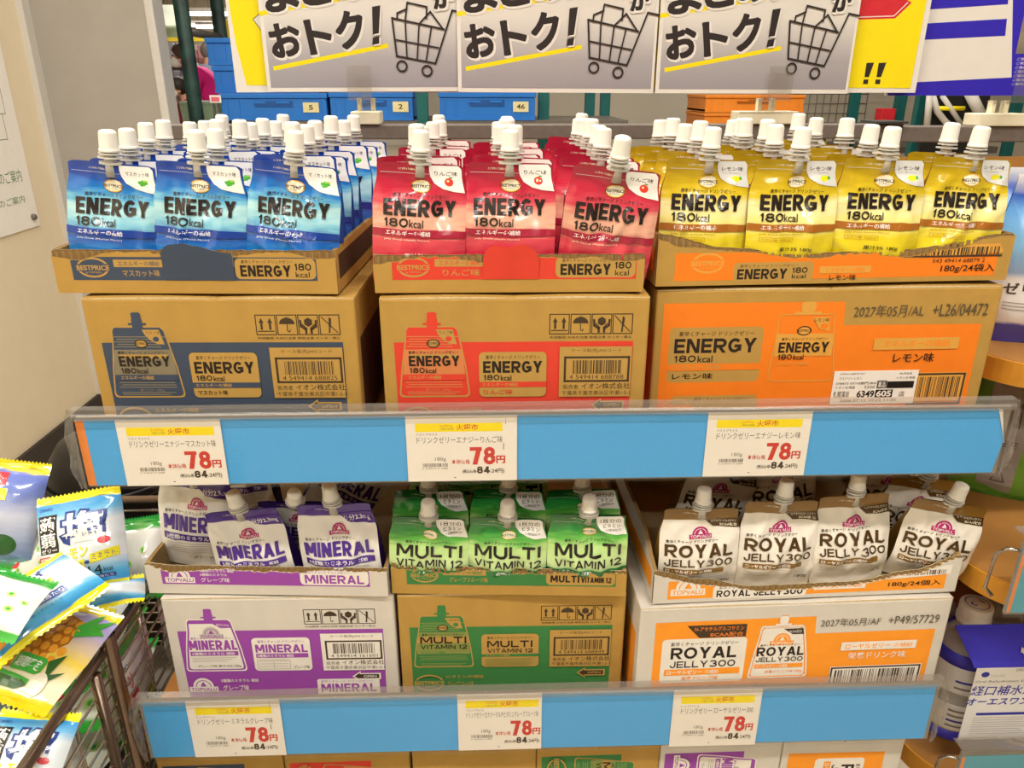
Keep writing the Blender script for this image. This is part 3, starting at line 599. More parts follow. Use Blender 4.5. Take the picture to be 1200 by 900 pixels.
def tray_art(k, W):
    a = Art(); ink, mix, pap, txt = [INK[c] for c in SPEC[k][:4]]
    if k in ('yellow',):
        a.rect(18, 4, W-14, 31, ink); price_oval(a, 50, 14, 16, 10, mix, mix, None, ink); a.rrect(76, 14, 156, 33, 4, pap); a.text('素早くチャージ ドリンクゼリー', 82, 16, 140, 19, txt); a.textc('ENERGY', 80, 20.4, 130, 30.5, txt, .048); a.textc('180', 134, 19.5, 150, 25, txt, .03); a.text('kcal', 135, 26, 149, 30.4, txt)
        a.rect(162, 19, 214, 26, mix); a.text('エネルギーの補給', 168, 20.4, 208, 24.8, ink, .02); a.text('レモン味', 173, 27.4, 200, 33.2, txt, .03)
        a.poly([(243, 1), (350-8, -1), (W-9, 8), (246, 13)], mix); a.bars(247, 2, W-14, 10, INK['dark'], 3, 38); a.line([(245, 11), (W-11, 11)], 1.8, INK['dark']); a.text('543 49414 68879 2', 276, 13.4, 330, 17.4, INK['dark']); a.text('180g/24袋入', 286, 19, 342, 28, txt, .03)
    elif k == 'royal':
        a.rect(16, 8, W-14, 31, ink); arch_logo(a, 38, 15, 38, pap, ink); a.rrect(66, 16, 170, 33, 4, pap); a.text('素早くチャージ ドリンクゼリー', 72, 17.6, 140, 20.4, txt); a.textc('ROYAL JELLY300', 70, 22, 166, 30.4, txt, .045); a.rect(178, 18, 236, 26, pap); a.text('ローヤルゼリーの補給', 181, 19.6, 232, 24.6, ink, .02)
        a.poly([(244, 6), (W-10, 0), (W-10, 12), (246, 17)], pap); a.bars(248, 6, W-16, 12, INK['dark'], 4, 38); a.text('180g/24個入', 262, 19, 322, 27, txt, .03)
    else:
        a.rect(17, 4, 246, 26, ink); 
        if k == 'mineral': arch_logo(a, 37, 14, 33, pap, ink); a.text('5種類のミネラル 補給', 60, 6, 98, 10, pap, .03); a.text('5種類のミネラル', 60, 11.4, 90, 15, pap, .01); a.text('グレープ味', 60, 17, 92, 23, pap, .03)
        else:
            price_oval(a, 37, 14, 15, 9.6, pap, pap, None, ink); a.rect(57, 6.5, 104, 13.5, pap); a.text({'multi': 'ビタミンの補給'}.get(k, 'エネルギーの補給'), 61, 7.8, 100, 12.4, ink, .03); a.text(SPEC[k][4], 64, 16, 99 if k != 'multi' else 106, 22.4, pap, .03)
        a.rrect(170, 5, 245, 24.5, 5, pap); a.text('素早くチャージ ドリンクゼリー', 176, 6.6, 224, 9.8, txt if k != 'mineral' else ink, .01)
        if k in ('blue', 'red'): a.textc('ENERGY', 174.5, 11.4, 222, 22, txt, .048); a.textc('180', 225, 9.6, 241, 16, txt, .03); a.text('kcal', 226, 17.4, 239, 22.6, txt)
        elif k == 'multi': a.textc('MULTI', 174.5, 12, 206, 21, txt, .05); a.textc('VITAMIN 12', 208, 14, 241, 21, txt, .03)
        else: a.textc('MINERAL', 175, 11.4, 240, 22.4, ink, .045)
    return a
def tray(k, loc, yaw, W, hf, label, hs=.042, tab=None):
    """cut-down carton used as a tray: torn corrugated front edge with height hf(x)"""
    D = LW-.004 if k not in ('yellow', 'royal') else SW-.002; white = k in ('mineral', 'royal'); bd = WBOARD if white else KRAFT; ins = WIN if white else KRAFTIN
    t = thing('display_tray', label, 'cardboard tray', loc, (0, 0, R(yaw)), 'cut-open carton trays holding pouches'); rnd = random.Random(len(k)+3)
    o = rnd.uniform(0, 50); N = 110
    def jag(x): return noise.noise((x*150, o, 0))*.0016+noise.noise((x*420, o, 3))*.0009
    def hb(x): return hf(x)+.5*jag(x)
    def hfr(x): return hf(x)-.0016+jag(x+.3)-max(0, noise.noise((x*22, o, 9))+.1)*.010
    if tab:
        h0 = hf; tx, tw, th = tab
        hfT = lambda x: h0(x)+th*sstep(tw, tw*.55, abs(x-tx)) if abs(x-tx) < tw else h0(x)
    mb = MB(); T = .0042
    def liner(y, h, m, flip=False): mb.grid(N, 1, lambda u, v: (u*W, y, v*h(u*W)), m, False, flip)
    liner(0, hfr, bd); liner(T, hb, ins, True)
    mb.grid(N*3, 1, lambda u, v: (u*W, T/2+.0016*math.sin(u*W*2*math.pi/.0068), v*(hb(u*W)-.0008)), FLUTE, True)
    mb.grid(N, 1, lambda u, v: (u*W, .0002+v*(T-.0004), min(hfr(u*W), hb(u*W))-.0016), KRAFTEDGE, False)
    mb.grid(N, 1, lambda u, v: (u*W, T-.0007+v*.0007, hb(u*W)), KRAFTEDGE, False)
    # the print stays below the torn edge
    A = tray_art(k, W*1000); H0 = .0385 if k not in ('royal', 'yellow') else .036; out = Art()
    A.cut([W*1000*i/N for i in range(1, N)], [])
    for v, f, m in A.it:
        out.raw([(x, max(y, (H0-hfr(min(max(x/1000, 0), W))+.0006)*1000)) for x, y in v], f, m)
    out.place(mb, FRONT(0, 0, H0), .00012, .00001)
    mb.build('front_wall', t)
    for s in (0, 1):
        sb = MB(); x0 = 0 if s == 0 else W-T; h1 = hf(0 if s == 0 else W)
        sb.grid(30, 1, lambda u, v: (x0 if s == 0 else x0+T, T+u*(D-T), v*(h1+(hs-h1)*sstep(0, .25, u)+jag(u+s)*.6)), bd, False, s == 0)
        sb.grid(30, 1, lambda u, v: (x0+T if s == 0 else x0, T+u*(D-T), v*(h1+(hs-h1)*sstep(0, .25, u)+jag(u+s)*.6)), ins, False, s == 1)
        sb.grid(30, 1, lambda u, v: (x0+v*T, T+u*(D-T), h1+(hs-h1)*sstep(0, .25, u)+jag(u+s)*.6-.0005), FLUTE, False)
        Art().rect(12, 4, D*1000-12, 27, INK['dark'] if k == 'blue' else INK[SPEC[k][0]]).place(sb, flat((W, 0, .0385), (0, 1, 0), (0, 0, -1), (1, 0, 0)) if s else flat((0, D, .0385), (0, -1, 0), (0, 0, -1), (-1, 0, 0)))  # blue tray: side shade likewise put into a darker ink
        sb.build('side_wall', t)
    bb = MB(); bb.box(T, W-T, D-T, D, .003, hs, ins); bb.build('back_wall', t)
    fb = MB(); fb.box(.0005, W-.0005, .0005, D-.0005, 0, .003, ins); fb.build('tray_floor', t)
    if tab:
        tb = MB(); tx, tw, th = tab; m = INK[SPEC[k][0]]
        prof = lambda u: min(1, max(0, u/.16))**.6*(1-sstep(.35, 1, u))*(.93+.07*math.sin(u*23)) if k == 'blue' else math.sqrt(max(0, 1-abs(2*u-1)**3))*(.88+.12*math.sin(u*11))
        tb.grid(16, 5, lambda u, v: (tx-tw+2*tw*u, -.0006-.0022*math.sin(math.pi*u)*v-.001*v, .0128+v*(hf(tx)-.0148+(th+.002)*prof(u))), m, True)
        tb.grid(16, 5, lambda u, v: (tx-tw+2*tw*u, .0004-.0022*math.sin(math.pi*u)*v-.001*v, .0128+v*(hf(tx)-.0150+(th+.002)*prof(u))), KRAFTEDGE, True, True)
        tag(tb.build('torn_tab', t), 'torn flap sticking up from the tray front')
    return t
# ---------------------------------------------------------------- shelves, rails, price cards
WOOD = mat('shelf_laminate', '#b3772f', .5, .35, nz=.08, ns=18)
BLUEP = mat('blue_paper', '#4fabee', .55, .3, nz=.02, ns=200)
ORNP = mat('orange_paper', '#e88a42', .55, .3)
PAPER = mat('card_paper', '#f1ebe1', .6, .3, nz=.015)
CLEAR = clear_mat('clear_plastic', '#fbfaf8', .05, .08, .0); CLEARTHICK = clear_mat('clear_plastic_thick', '#ddd8d2', .08, .28, .16)
GREYP = mat('grey_plastic', '#8f887f', .5, .4); STEEL = mat('steel_grey', '#6f6860', .45, .5, metal=.3, nz=.08, ns=80)
ZU, ZL, ZB = .9635, .622, .21
def shelf_board(z, label):
    t = thing('shelf_board', label, 'shelf', (0, 0, z))
    mb = MB(); mb.box(-.452, .452, .006, .452, -.028, 0, WOOD, None, .002); mb.build('board', t)
    for s in (-1, 1):
        b = MB(); b.prism([(.03, -.028), (.45, -.028), (.45, -.075), (.38, -.075)], s*.44-.002, s*.44+.002, STEEL, None, 'x'); b.build('bracket', t)
shelf_board(ZU, 'upper wooden shelf board under the blue, red and yellow jelly pouch cartons')
shelf_board(ZL, 'lower wooden shelf board under the mineral, multivitamin and royal jelly cartons')
shelf_board(ZB, 'bottom wooden shelf board carrying cartons that stand on end')
def price_rail(z0, z1, x0, x1, label, orange, curl, seed):
    t = thing('price_rail', label, 'shelf edge strip', (0, 0, 0), (0, 0, 0), 'blue price rails along the shelf fronts')
    mb = MB(); mb.box(-.4515, .4515, .0005, .0055, z0-.002, z1+.002, GREYP); mb.build('rail_back', t)
    ins = MB(); A = Art(); W = (x1-x0)*1000; H = (z1-z0)*1000
    if curl: ins.prism([(x0, z0), (x1-.001, z0), (x1+.003, z0+.033), (x1-.006, z1), (x0, z1)], -.0006, .0002, BLUEP, None, 'y')
    else: ins.box(x0, x1, -.0006, .0002, z0, z1, BLUEP)
    if orange: A.rect(0, 0, 8, H, ORNP)
    A.place(ins, FRONT(x0, -.0006, z1)); ins.build('blue_insert', t)
    if curl:
        c = MB(); c.grid(6, 4, lambda u, v: (x1-.0055+.0085*v-.005*u*(1-v), -.0012-.004*u*(1-u), z1-.0005-.036*v+.002*u), PAPER, True); tag(c.build('curled_corner', t), 'white underside of the curled paper corner')
    cv = MB(); prof = [(-.0042, z0-.0025), (-.0042, z1-.001), (-.0062, z1+.0015), (-.0062, z1+.0055), (-.0046, z1+.0075), (-.0046, z1+.0115), (.0035, z1+.0125)]
    xs = [-.4515+.903*i/60 for i in range(61)]; n = len(prof)
    cv.add([(x, y+.0004*noise.noise((x*20, seed, 0)), z+.0005*noise.noise((x*9, seed, 5))) for x in xs for y, z in prof[:2]], [(2*i, 2*i+2, 2*i+3, 2*i+1) for i in range(60)], CLEAR, True)
    q = prof[1:]; m = len(q)
    cv.add([(x, y, z+.0006*noise.noise((x*9, seed, 5))) for x in xs for y, z in q], [(m*i+k, m*(i+1)+k, m*(i+1)+k+1, m*i+k+1) for i in range(60) for k in range(m-1)], CLEARTHICK, False)
    for s in (-1, 1):
        if s < 0 or True:
            L = .013 if s < 0 else .011
            cv.grid(9, 14, lambda u, v: (s*(.4515+L*u*(1-.5*abs(2*v-1)**3)+.002*noise.noise((u*3, v*7, seed+s))*u), -.0042+.006*noise.noise((u*4, v*6, seed))*u+.004*u, z0-.003+v*(z1-z0+.014)), CLEARTHICK, False, s < 0)
    cv.build('clear_cover', t)
price_rail(.9305, 1.0, -.4515, .4475, 'upper blue price rail with an orange left end and curled right corner', True, True, 2.3)
price_rail(.579, .6575, -.4475, .4465, 'lower plain blue price rail under the mineral, multivitamin and royal jelly cartons', False, False, 7.7)
def price_card(x0, x1, z0, z1, name, maker, label, seed):
    a = Art(); W = (x1-x0)*1000; s = .98 if W < 100 else 1.0; T = lambda t, a0, b0, a1, b1, m, b=0: a.text(t, a0*s, b0, a1*s, b1, m, b)
    I = INK
    a.rect(9*s, 7.6, 93*s, 16.6, I['yellow']); T('トップバリュ', 33, 9, 45, 12, I['cardred'], .02); T('火曜日のお買得', 33, 12.8, 46, 14.6, I['dkgrey']); T('火曜市', 48.5, 8.8, 69.5, 15.2, I['cardred'], .05)
    T(maker, 9.5, 18, 30, 20.8, I['dkgrey']); T(name, 10, 21.6, 93, 29, I['dkgrey'], -.004)
    a.textc('78', 61*s, 33.5, 86*s, 52.6, I['cardred'], .07); T('円', 86.6, 43, 95.5, 51.6, I['cardred'], .035); T('本体価格', 43, 46.6, 61, 51.8, I['cardred'], .02)
    T('180g', 27, 44, 37.6, 49, I['grey']); a.bars(15, 50.6, 39, 54.6, I['grey'], seed, 26); T('4 549414 688', 14, 55.6, 39, 57, I['grey'])
    a.textc('84', 67.6*s, 54.6, 80.4*s, 62.4, I['dark'], .06); T('.24円)', 81, 57.2, 94.5, 62.8, I['dark'], .02); T('(税込価格', 53.5, 57.8, 67, 62.4, I['dark'], .01); a.rect(45, 66, 47, 66.8, I['dkgrey'])
    mb = MB(); mb.box(x0, x1, -.0022, -.0016, z0, z1, PAPER); k = (z1-z0)*1000/70.5
    if W > 103: a.line([(W-11, 3), (W-11, 9)], .4, I['grey']); a.line([(W-13, 30), (W-13, 36)], .8, I['grey'])
    f = FRONT(x0, -.0022, z1); A = Art()
    A.merge(a, (lambda u, v: (u, v*k))).place(mb, f, .00006, .000008)
    tag(mb.build('price_card'), label, 'price card', 'white price cards in the blue rails')
price_card(-.4135, -.3155, .9302, 1.0, 'ドリンクゼリーエナジーマスカット味', 'ベストプライス', 'white 78 yen price card below the blue muscat carton', 1)
price_card(-.1405, -.0335, .9305, 1.0005, 'ドリンクゼリーエナジーりんご味', 'ベストプライス', 'white 78 yen price card below the red apple carton', 2)
price_card(.1515, .2535, .9312, 1.0005, 'ドリンクゼリーエナジーレモン味', 'ベストプライス', 'white 78 yen price card below the yellow and orange lemon carton', 3)
price_card(-.3995, -.2965, .5795, .660, 'ドリンクゼリー ミネラルグレープ味', 'トップバリュ', 'white 78 yen price card below the purple and white mineral carton', 4)
price_card(-.0995, -.0045, .5795, .661, 'ドリンクゼリーエナジーマルチビタミングレープフルーツ味', 'ベストプライス', 'white 78 yen price card below the green multivitamin carton', 5)
price_card(.1445, .2455, .5775, .660, 'ドリンクゼリー ローヤルゼリー300', 'トップバリュ', 'white 78 yen price card below the orange and white royal jelly carton', 6)

# ---------------------------------------------------------------- cartons
carton('blue', (-.4414, .034, ZU), -1.2, 'brown carton with navy print on the upper shelf, under the blue pouches')
carton('red', (-.1626, .026, ZU), -.4, 'brown carton with red print on the upper shelf, under the red pouches')
cy_ = carton('yellow', (.1046, .049, ZU), 1.2, 'brown carton with orange print and a white shipping sticker, under the yellow pouches')
lb = MB(); lb.box(.190, .279, -.0012, -.0008, CH-.127, CH-.090, PAPER); a = Art(); I = INK
a.text('4549414-688795-021', 6, 2, 32, 4, I['dkgrey']); a.text('カエナジーレモン', 6, 6.4, 30, 9.4, I['dkgrey']); a.text('378473 07/10部門:805', 3, 12, 46, 15, I['dark'], .01); a.text('イオン北海道', 3, 16.4, 24, 19.6, I['dark']); a.text('5500', 34, 16.4, 45, 19.6, I['dark']); a.text('札幌藻岩', 2, 22, 19, 29, I['dark']); a.text('6349', 27, 21.6, 45.6, 29.4, I['pureblack'], .03)
a.rect(47, 11, 57, 19.6, I['pureblack']); a.text('薬品', 48, 12, 56, 18.8, PAPER, .02); a.rect(57.4, 12, 86, 19.6, I['pureblack']); a.rect(46.6, 21, 65, 29.6, I['pureblack']); a.text('605', 48, 22, 63.6, 28.8, PAPER, .03); a.text('店', 72, 23, 78, 29, I['dark']); a.text('ASSS', 68, 2.4, 82, 4.4, I['dkgrey']); a.text('イオン北海道', 66, 6.6, 86, 9.4, I['dkgrey']); a.text('2026.07.12 10:22 11:30', 10, 31.4, 70, 34, I['dkgrey'])
a.place(lb, FRONT(.190, -.0012, CH-.090)); tag(lb.build('shipping_label', cy_), 'white printed shipping sticker')
carton('mineral', (-.4246, .0375, ZL), -.6, 'white carton with purple print on the lower shelf, under the mineral pouches')
carton('multi', (-.1650, .036, ZL), -.6, 'brown carton with green print on the lower shelf, under the multivitamin pouches')
carton('royal', (.1012, .0045, ZL), 1.4, 'white carton with orange print on the lower shelf, under the royal jelly pouches')
UP = 'cartons standing on end on the bottom shelf'
for (x, k, lbl) in ((-.456, 'blue', 'brown carton standing on end on the bottom shelf, leftmost, with navy print'), (-.307, 'red', 'brown carton standing on end on the bottom shelf, second from left, with red print'),
                    (-.1565, 'yellow', 'brown carton standing on end below the green carton, plain board in view'), (-.008, 'multi', 'brown carton standing on end on the bottom shelf with green print'),
                    (.1405, 'mineral', 'white carton with purple print standing on end on the bottom shelf'), (.2895, 'royal', 'white carton with orange print standing on end on the bottom shelf')):
    carton(k, (x, .016, ZB), 0, lbl, True, UP, 'plain' in lbl)
# ---------------------------------------------------------------- trays
def lerp(pts):
    def f(x):
        for (a, b), (c, d) in zip(pts, pts[1:]):
            if x <= c: t = max(0, (x-a)/(c-a)); t = t*t*(3-2*t); return b+(d-b)*t
        return pts[-1][1]
    return f
ZTU, ZTL = ZU+CH+.0006, ZL+CH+.0006
tray('blue', (-.4643, .043, ZTU), -2.6, .264, lambda x: .0405, 'brown carton tray with navy print holding the blue muscat pouches', tab=(.136, .033, .0075))
tray('red', (-.1664, .034, ZTU), -.5, .2535, lambda x: .0355, 'brown carton tray with red print holding the red apple pouches', hs=.040, tab=(.128, .026, .011))
tray('yellow', (.1015, .045, ZTU+.0015), 2.8, .357, lerp([(0, .050), (.07, .036), (.14, .0295), (.24, .031), (.357, .046)]), 'brown carton tray with orange print and dipping front holding the yellow lemon pouches', hs=.045)
tray('mineral', (-.4382, .045, ZTL), -3.2, .2655, lambda x: .0345+.003*sstep(.03, 0, x), 'white carton tray with purple print holding the mineral pouches', hs=.04)
tray('multi', (-.1696, .036, ZTL), -3, .2575, lerp([(0, .037), (.06, .0335), (.257, .031)]), 'brown carton tray with green print holding the green multivitamin pouches', hs=.038)
tray('royal', (.1143, .0085, ZTL), 2, .341, lerp([(0, .040), (.05, .028), (.11, .0155), (.22, .016), (.29, .028), (.341, .046)]), 'white carton tray with orange print and deep torn dip holding the royal jelly pouches', hs=.06)
# ---------------------------------------------------------------- pouches
ORD = ['first', 'second', 'third', 'fourth', 'fifth', 'sixth', 'seventh', 'eighth', 'ninth']
rp = random.Random(11)
def column(k, cname, x0, yaw, y0, pitch, rows, front, z, lift=.002):
    n = 0
    for r in rows:
        dx = -math.sin(R(yaw))*pitch*r; y = y0+pitch*r*math.cos(R(yaw)); lab = '%s, %s from the front in the %s column' % (LOOK[k], ORD[n], cname) if n else '%s, frontmost in the %s column' % (LOOK[k], cname); n += 1
        if r == 0: p = front; pouch(k, p[0], (x0+p[1], y0+p[2], z+p[3]), (R(p[4]), R(p[5]), R(p[6])), lab, (1, 1, p[7] if len(p) > 7 else 1))
        else: pouch(k, rp.randrange(3), (x0+dx+rp.uniform(-.003, .003), y+rp.uniform(-.003, .003), z), (R(rp.uniform(-2, 3)), R(front[5]*.6+rp.uniform(-2.5, 2.5)), R(yaw+rp.uniform(-3, 3))), lab, (1, 1, 1+rp.uniform(-.02, .045)))
zf = ZTU+.0034
# front: variant, dx, dy, dz, lean, roll, yaw
column('blue', 'left', -.4145, -2.6, .071, .0405, (0, 1, 2, 3, 5, 6, 7), (0, 0, 0, 0, 2, 5, -2), zf)
column('blue', 'middle', -.3315, -2.6, .067, .0405, (0, 1, 2, 3, 4, 5, 6, 7), (1, 0, 0, 0, 2, 4, -3), zf)
column('blue', 'right', -.2465, -2.6, .063, .0405, (0, 1, 2, 3, 4, 6, 7), (2, 0, 0, 0, 2, 6, -4), zf)
column('red', 'left', -.1265, -.5, .058, .0405, (0, 1, 2, 5, 6, 7), (0, 0, 0, 0, 2, 3, 0), zf)
column('red', 'middle', -.0405, -.5, .058, .0405, (0, 1, 2, 3, 5, 6, 7), (1, 0, 0, 0, 1, 1, -2), zf)
column('red', 'right', .0445, -.5, .060, .0405, (0, 1, 2, 3, 5, 6, 7), (2, .004, .003, 0, 13, 6, -4), zf)
column('yellow', 'first', .1455, 2.8, .073, .0405, (0, 1, 2, 3, 4), (0, 0, 0, 0, 2, 2, 3), zf+.0015)
column('yellow', 'second', .2315, 2.8, .073, .0405, (0, 1, 2, 3, 4, 5), (1, 0, 0, 0, 3, 1, 2), zf+.0015)
column('yellow', 'third', .317, 2.8, .077, .0405, (0, 1, 2, 4, 5), (2, 0, 0, 0, 2, 2, 1), zf+.0015)
column('yellow', 'last', .4035, 2.8, .083, .0405, (0, 1), (3, 0, 0, 0, 2, 3, 2), zf+.0015)
zl = ZTL+.0034
P = pouch
P('mineral', 0, (-.392, .096, zl+.006), (R(4), R(3), R(-6)), 'white and purple grape mineral pouch at the left, standing tall behind its neighbour')
P('mineral', 1, (-.3165, .067, zl), (R(9), R(-7), R(-4)), 'white and purple grape mineral pouch in the middle of the front row', (1, 1, .86))
P('mineral', 2, (-.222, .062, zl), (R(8), R(-3), R(-3)), 'white and purple grape mineral pouch at the right of the front row', (1, 1, .93))
P('mineral', 0, (-.290, .128, zl+.014), (R(38), R(6), R(8)), 'white and purple mineral pouch slumped forward, its cap pointing outward', (1, 1, .95))
P('mineral', 1, (-.262, .190, zl+.012), (R(10), R(32), R(8)), 'white and purple mineral pouch leaning sideways at the back')
P('mineral', 2, (-.375, .215, zl+.002), (R(6), R(-5), R(-8)), 'white and purple mineral pouch upright in the dark at the back left')
for n, (x, c) in enumerate(((-.1285, 'left'), (-.0425, 'middle'), (.0455, 'right'))):
    P('multi', n, (x, .058-.004*n, zl), (R(10), R((2, 1, 0)[n]), R(-3)), '%s, frontmost in the %s column' % (LOOK['multi'], c), (1, 1, (.80, .80, .85)[n]))
    P('multi', (n+1) % 3, (x+.002, .100-.002*n, zl), (R(7), R((-1, 1, -2)[n]), R(-3)), '%s, second from the front in the %s column' % (LOOK['multi'], c), (1, 1, .86))
P('multi', 2, (-.118, .146, zl), (R(3), R(4), R(-6)), '%s, third from the front in the left column' % LOOK['multi'])
P('multi', 0, (-.030, .150, zl), (R(4), R(-4), R(4)), '%s, third from the front in the middle column' % LOOK['multi'])
P('royal', 0, (.1655, .040, zl), (R(4), R(0), R(0)), 'gold and white royal jelly pouch, first from left in the front row', (1, 1, .89))
P('royal', 1, (.252, .043, zl), (R(3), R(1), R(2)), 'gold and white royal jelly pouch, second from left in the front row', (1, 1, .93))
P('royal', 2, (.3375, .047, zl+.002), (R(1), R(-1), R(5)), 'gold and white royal jelly pouch, third from left in the front row', (1, 1, .93))
P('royal', 3, (.428, .055, zl-.0005), (R(9), R(8), R(-5)), 'gold and white royal jelly pouch, rightmost and tilted in the front row', (1, 1, .90))
P('royal', 0, (.205, .165, zl), (R(24), R(8), R(0)), 'gold and white royal jelly pouch slumped in the dark behind the first two')
P('royal', 1, (.419, .098, zl), (R(8), R(9), R(2)), 'gold and white royal jelly pouch directly behind the tilted rightmost one', (1, 1, .95))
P('royal', 2, (.410, .140, zl), (R(6), R(8), R(2)), 'gold and white royal jelly pouch, third back behind the tilted rightmost one')
P('royal', 3, (.300, .150, zl), (R(4), R(-6), R(6)), 'gold and white royal jelly pouch in the dark behind the third one')
# ---------------------------------------------------------------- the shop around the shelves
def struct(mb, name): return tag(mb.build(name), kind='structure')
BEIGE = mat('wall_beige', '#e6d6b8', .8, .2, nz=.02, ns=12); GREYW = mat('wall_grey', '#a39c92', .75, .2, nz=.03, ns=10); LGREY = mat('post_light_grey', '#c9c4bc', .6, .3, nz=.02)
FLOORM = mat('floor_vinyl', '#b9ad98', .45, .4, nz=.05, ns=6); CEILM = mat('ceiling_panel', '#dcd6ca', .9, .1); DARKM = mat('dark_skirting', '#3b332d', .6, .3); BACKW = mat('back_wall', '#c9c1b3', .8, .2, nz=.03, ns=4)
WX = -1.67; WY = 2.34
struct(MB().box(-7, 6, -5, 18, -.05, 0, FLOORM), 'floor'); struct(MB().box(-7, 6, -5, 18, 3, 3.05, CEILM), 'ceiling')
struct(MB().box(WX-.08, WX, -5, WY, 0, 3, BEIGE), 'wall_left')
struct(MB().box(6, 6.1, -5, 18, 0, 3, BACKW), 'wall_right'); struct(MB().box(-7, 6, 18, 18.1, 0, 3, BACKW), 'wall_far'); struct(MB().box(-7.1, -7, -5, 18, 0, 3, BACKW), 'wall_side'); struct(MB().box(-7, 6, -5.1, -5, 0, 3, BACKW), 'wall_behind')
struct(MB().box(WX, WX+.014, -5, WY, 0, .11, DARKM), 'baseboard_left')
struct(MB().box(WX, WX+.022, WY-.035, WY+.01, .09, 3, LGREY), 'trim_1')
gx = at(182, 80, y=WY+.02).x; gx2 = at(202, 80, y=WY+.10).x
struct(MB().box(WX-.08, gx, WY+.01, WY+.09, 0, 3, GREYW), 'wall_partition'); struct(MB().box(gx, gx2, WY, WY+.10, 0, 3, LGREY, None, .006), 'trim_2')
struct(MB().box(-.35, 5.9, 4.3, 4.4, 0, 3, BACKW), 'wall_back')
for x, y, z, p in LAMPS:  # lamps added for brightness get the same housings
    t = thing('ceiling_light', 'long fluorescent ceiling light above the aisle', 'ceiling light', (x, y, 3), 0, 'fluorescent ceiling lights'); MB().box(-.62, .62, -.11, .11, -.05, 0, LGREY).build('housing', t); MB().box(-.6, .6, -.08, .08, -.0548, -.0502, mat('lamp_diffuser', '#fff6e8', .5, .2, emit=6)).build('diffuser', t)
# notice on the left wall
p1 = at(47, 264, x=WX+.006); nb = thing('notice_board', 'white floor plan notice with metal pins on the beige wall', 'notice', (WX+.001, p1.y, p1.z))
NBW, NBH = .62, .86
m = MB(); m.box(0, .006, -NBW, 0, 0, NBH, PAPER, None, .001); a = Art(); g = INK['grey']; dg = mat('print_plan_green', '#6f8f72', .6)
for x0, y0, x1, y1 in ((430, 330, 560, 480), (470, 330, 515, 400), (515, 400, 560, 480), (380, 480, 540, 560), (300, 300, 430, 480)): a.frame(x0, y0, x1, y1, 2.5, g)
for x0, y0, x1, y1 in ((150, 150, 470, 185), (330, 220, 500, 240), (300, 660, 572, 700), (250, 745, 560, 770)): a.text('避難経路のご案内', x0, y0, x1, y1, dg, .0)
a.place(m, flat((.0062, -NBW, NBH), (0, 1, 0), (0, 0, -1), (1, 0, 0)), .0002); m.build('panel', nb)
for yy, zz in ((-.035, .035), (-.035, NBH-.2), (-NBW+.035, .035), (-NBW+.035, NBH-.035)):
    m = MB(); m.lathe([(.011, 0), (.011, .008), (.008, .012)], STEEL, 14, Matrix.Translation((.006, yy, zz)) @ Matrix.Rotation(R(90), 4, 'Y')); m.build('pin', nb)
# back frame of this shelf unit
DRK = mat('frame_umber', '#6c625a', .55, .35, nz=.10, ns=120)
t = thing('slotted_rack', 'dark metal back rack of the shelf unit with slotted post and two rails', 'rack', (0, .46, 0))
MB().box(-.505, .513, 0, .03, 1.2235, 1.2435, DRK, None, .002).build('rail', t); MB().box(.534, 1.3, 0, .03, 1.2185, 1.2405, DRK, None, .002).build('rail', t); MB().box(.534, 1.3, 0, .03, 1.178, 1.1965, DRK, None, .002).build('rail', t)
for x in (.5235,):
    m = MB(); m.box(x-.0105, x+.0105, -.002, .032, 0, 1.2445, DRK, None, .001)
    for k in range(16): m.box(x-.0016, x+.0016, -.0026, -.001, 1.228-.022*k, 1.239-.022*k, INK['pureblack'])
    m.build('post', t)
MB().box(.49, .535, -.012, .04, 1.2445, 1.2475, mat('tray_black', '#3a3835', .4, .4)).build('post_cap', t)
# ---------------------------------------------------------------- posters on their stands
YP = .447
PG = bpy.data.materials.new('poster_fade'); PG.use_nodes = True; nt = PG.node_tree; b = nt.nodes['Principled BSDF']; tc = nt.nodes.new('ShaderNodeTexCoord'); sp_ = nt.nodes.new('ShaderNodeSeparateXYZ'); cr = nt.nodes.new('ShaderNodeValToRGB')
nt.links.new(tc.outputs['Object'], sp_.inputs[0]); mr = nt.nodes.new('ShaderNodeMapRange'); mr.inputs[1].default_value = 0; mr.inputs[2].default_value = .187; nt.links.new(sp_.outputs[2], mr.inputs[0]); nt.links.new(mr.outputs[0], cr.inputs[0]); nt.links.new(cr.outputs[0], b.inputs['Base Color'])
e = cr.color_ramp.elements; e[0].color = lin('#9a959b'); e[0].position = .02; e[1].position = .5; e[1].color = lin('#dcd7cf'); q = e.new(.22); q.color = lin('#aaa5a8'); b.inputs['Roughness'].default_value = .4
PBLK = mat('poster_ink', '#2e2624', .5, .3); PYEL = mat('poster_yellow', '#f2dc0e', .5, .3, nz=.02); PWHT = mat('poster_white', '#e4dfd7', .5, .3, nz=.015); PBLU = mat('poster_blue', '#3427b5', .5, .3, nz=.03); PRED = mat('poster_red', '#cf2a35', .5, .3)
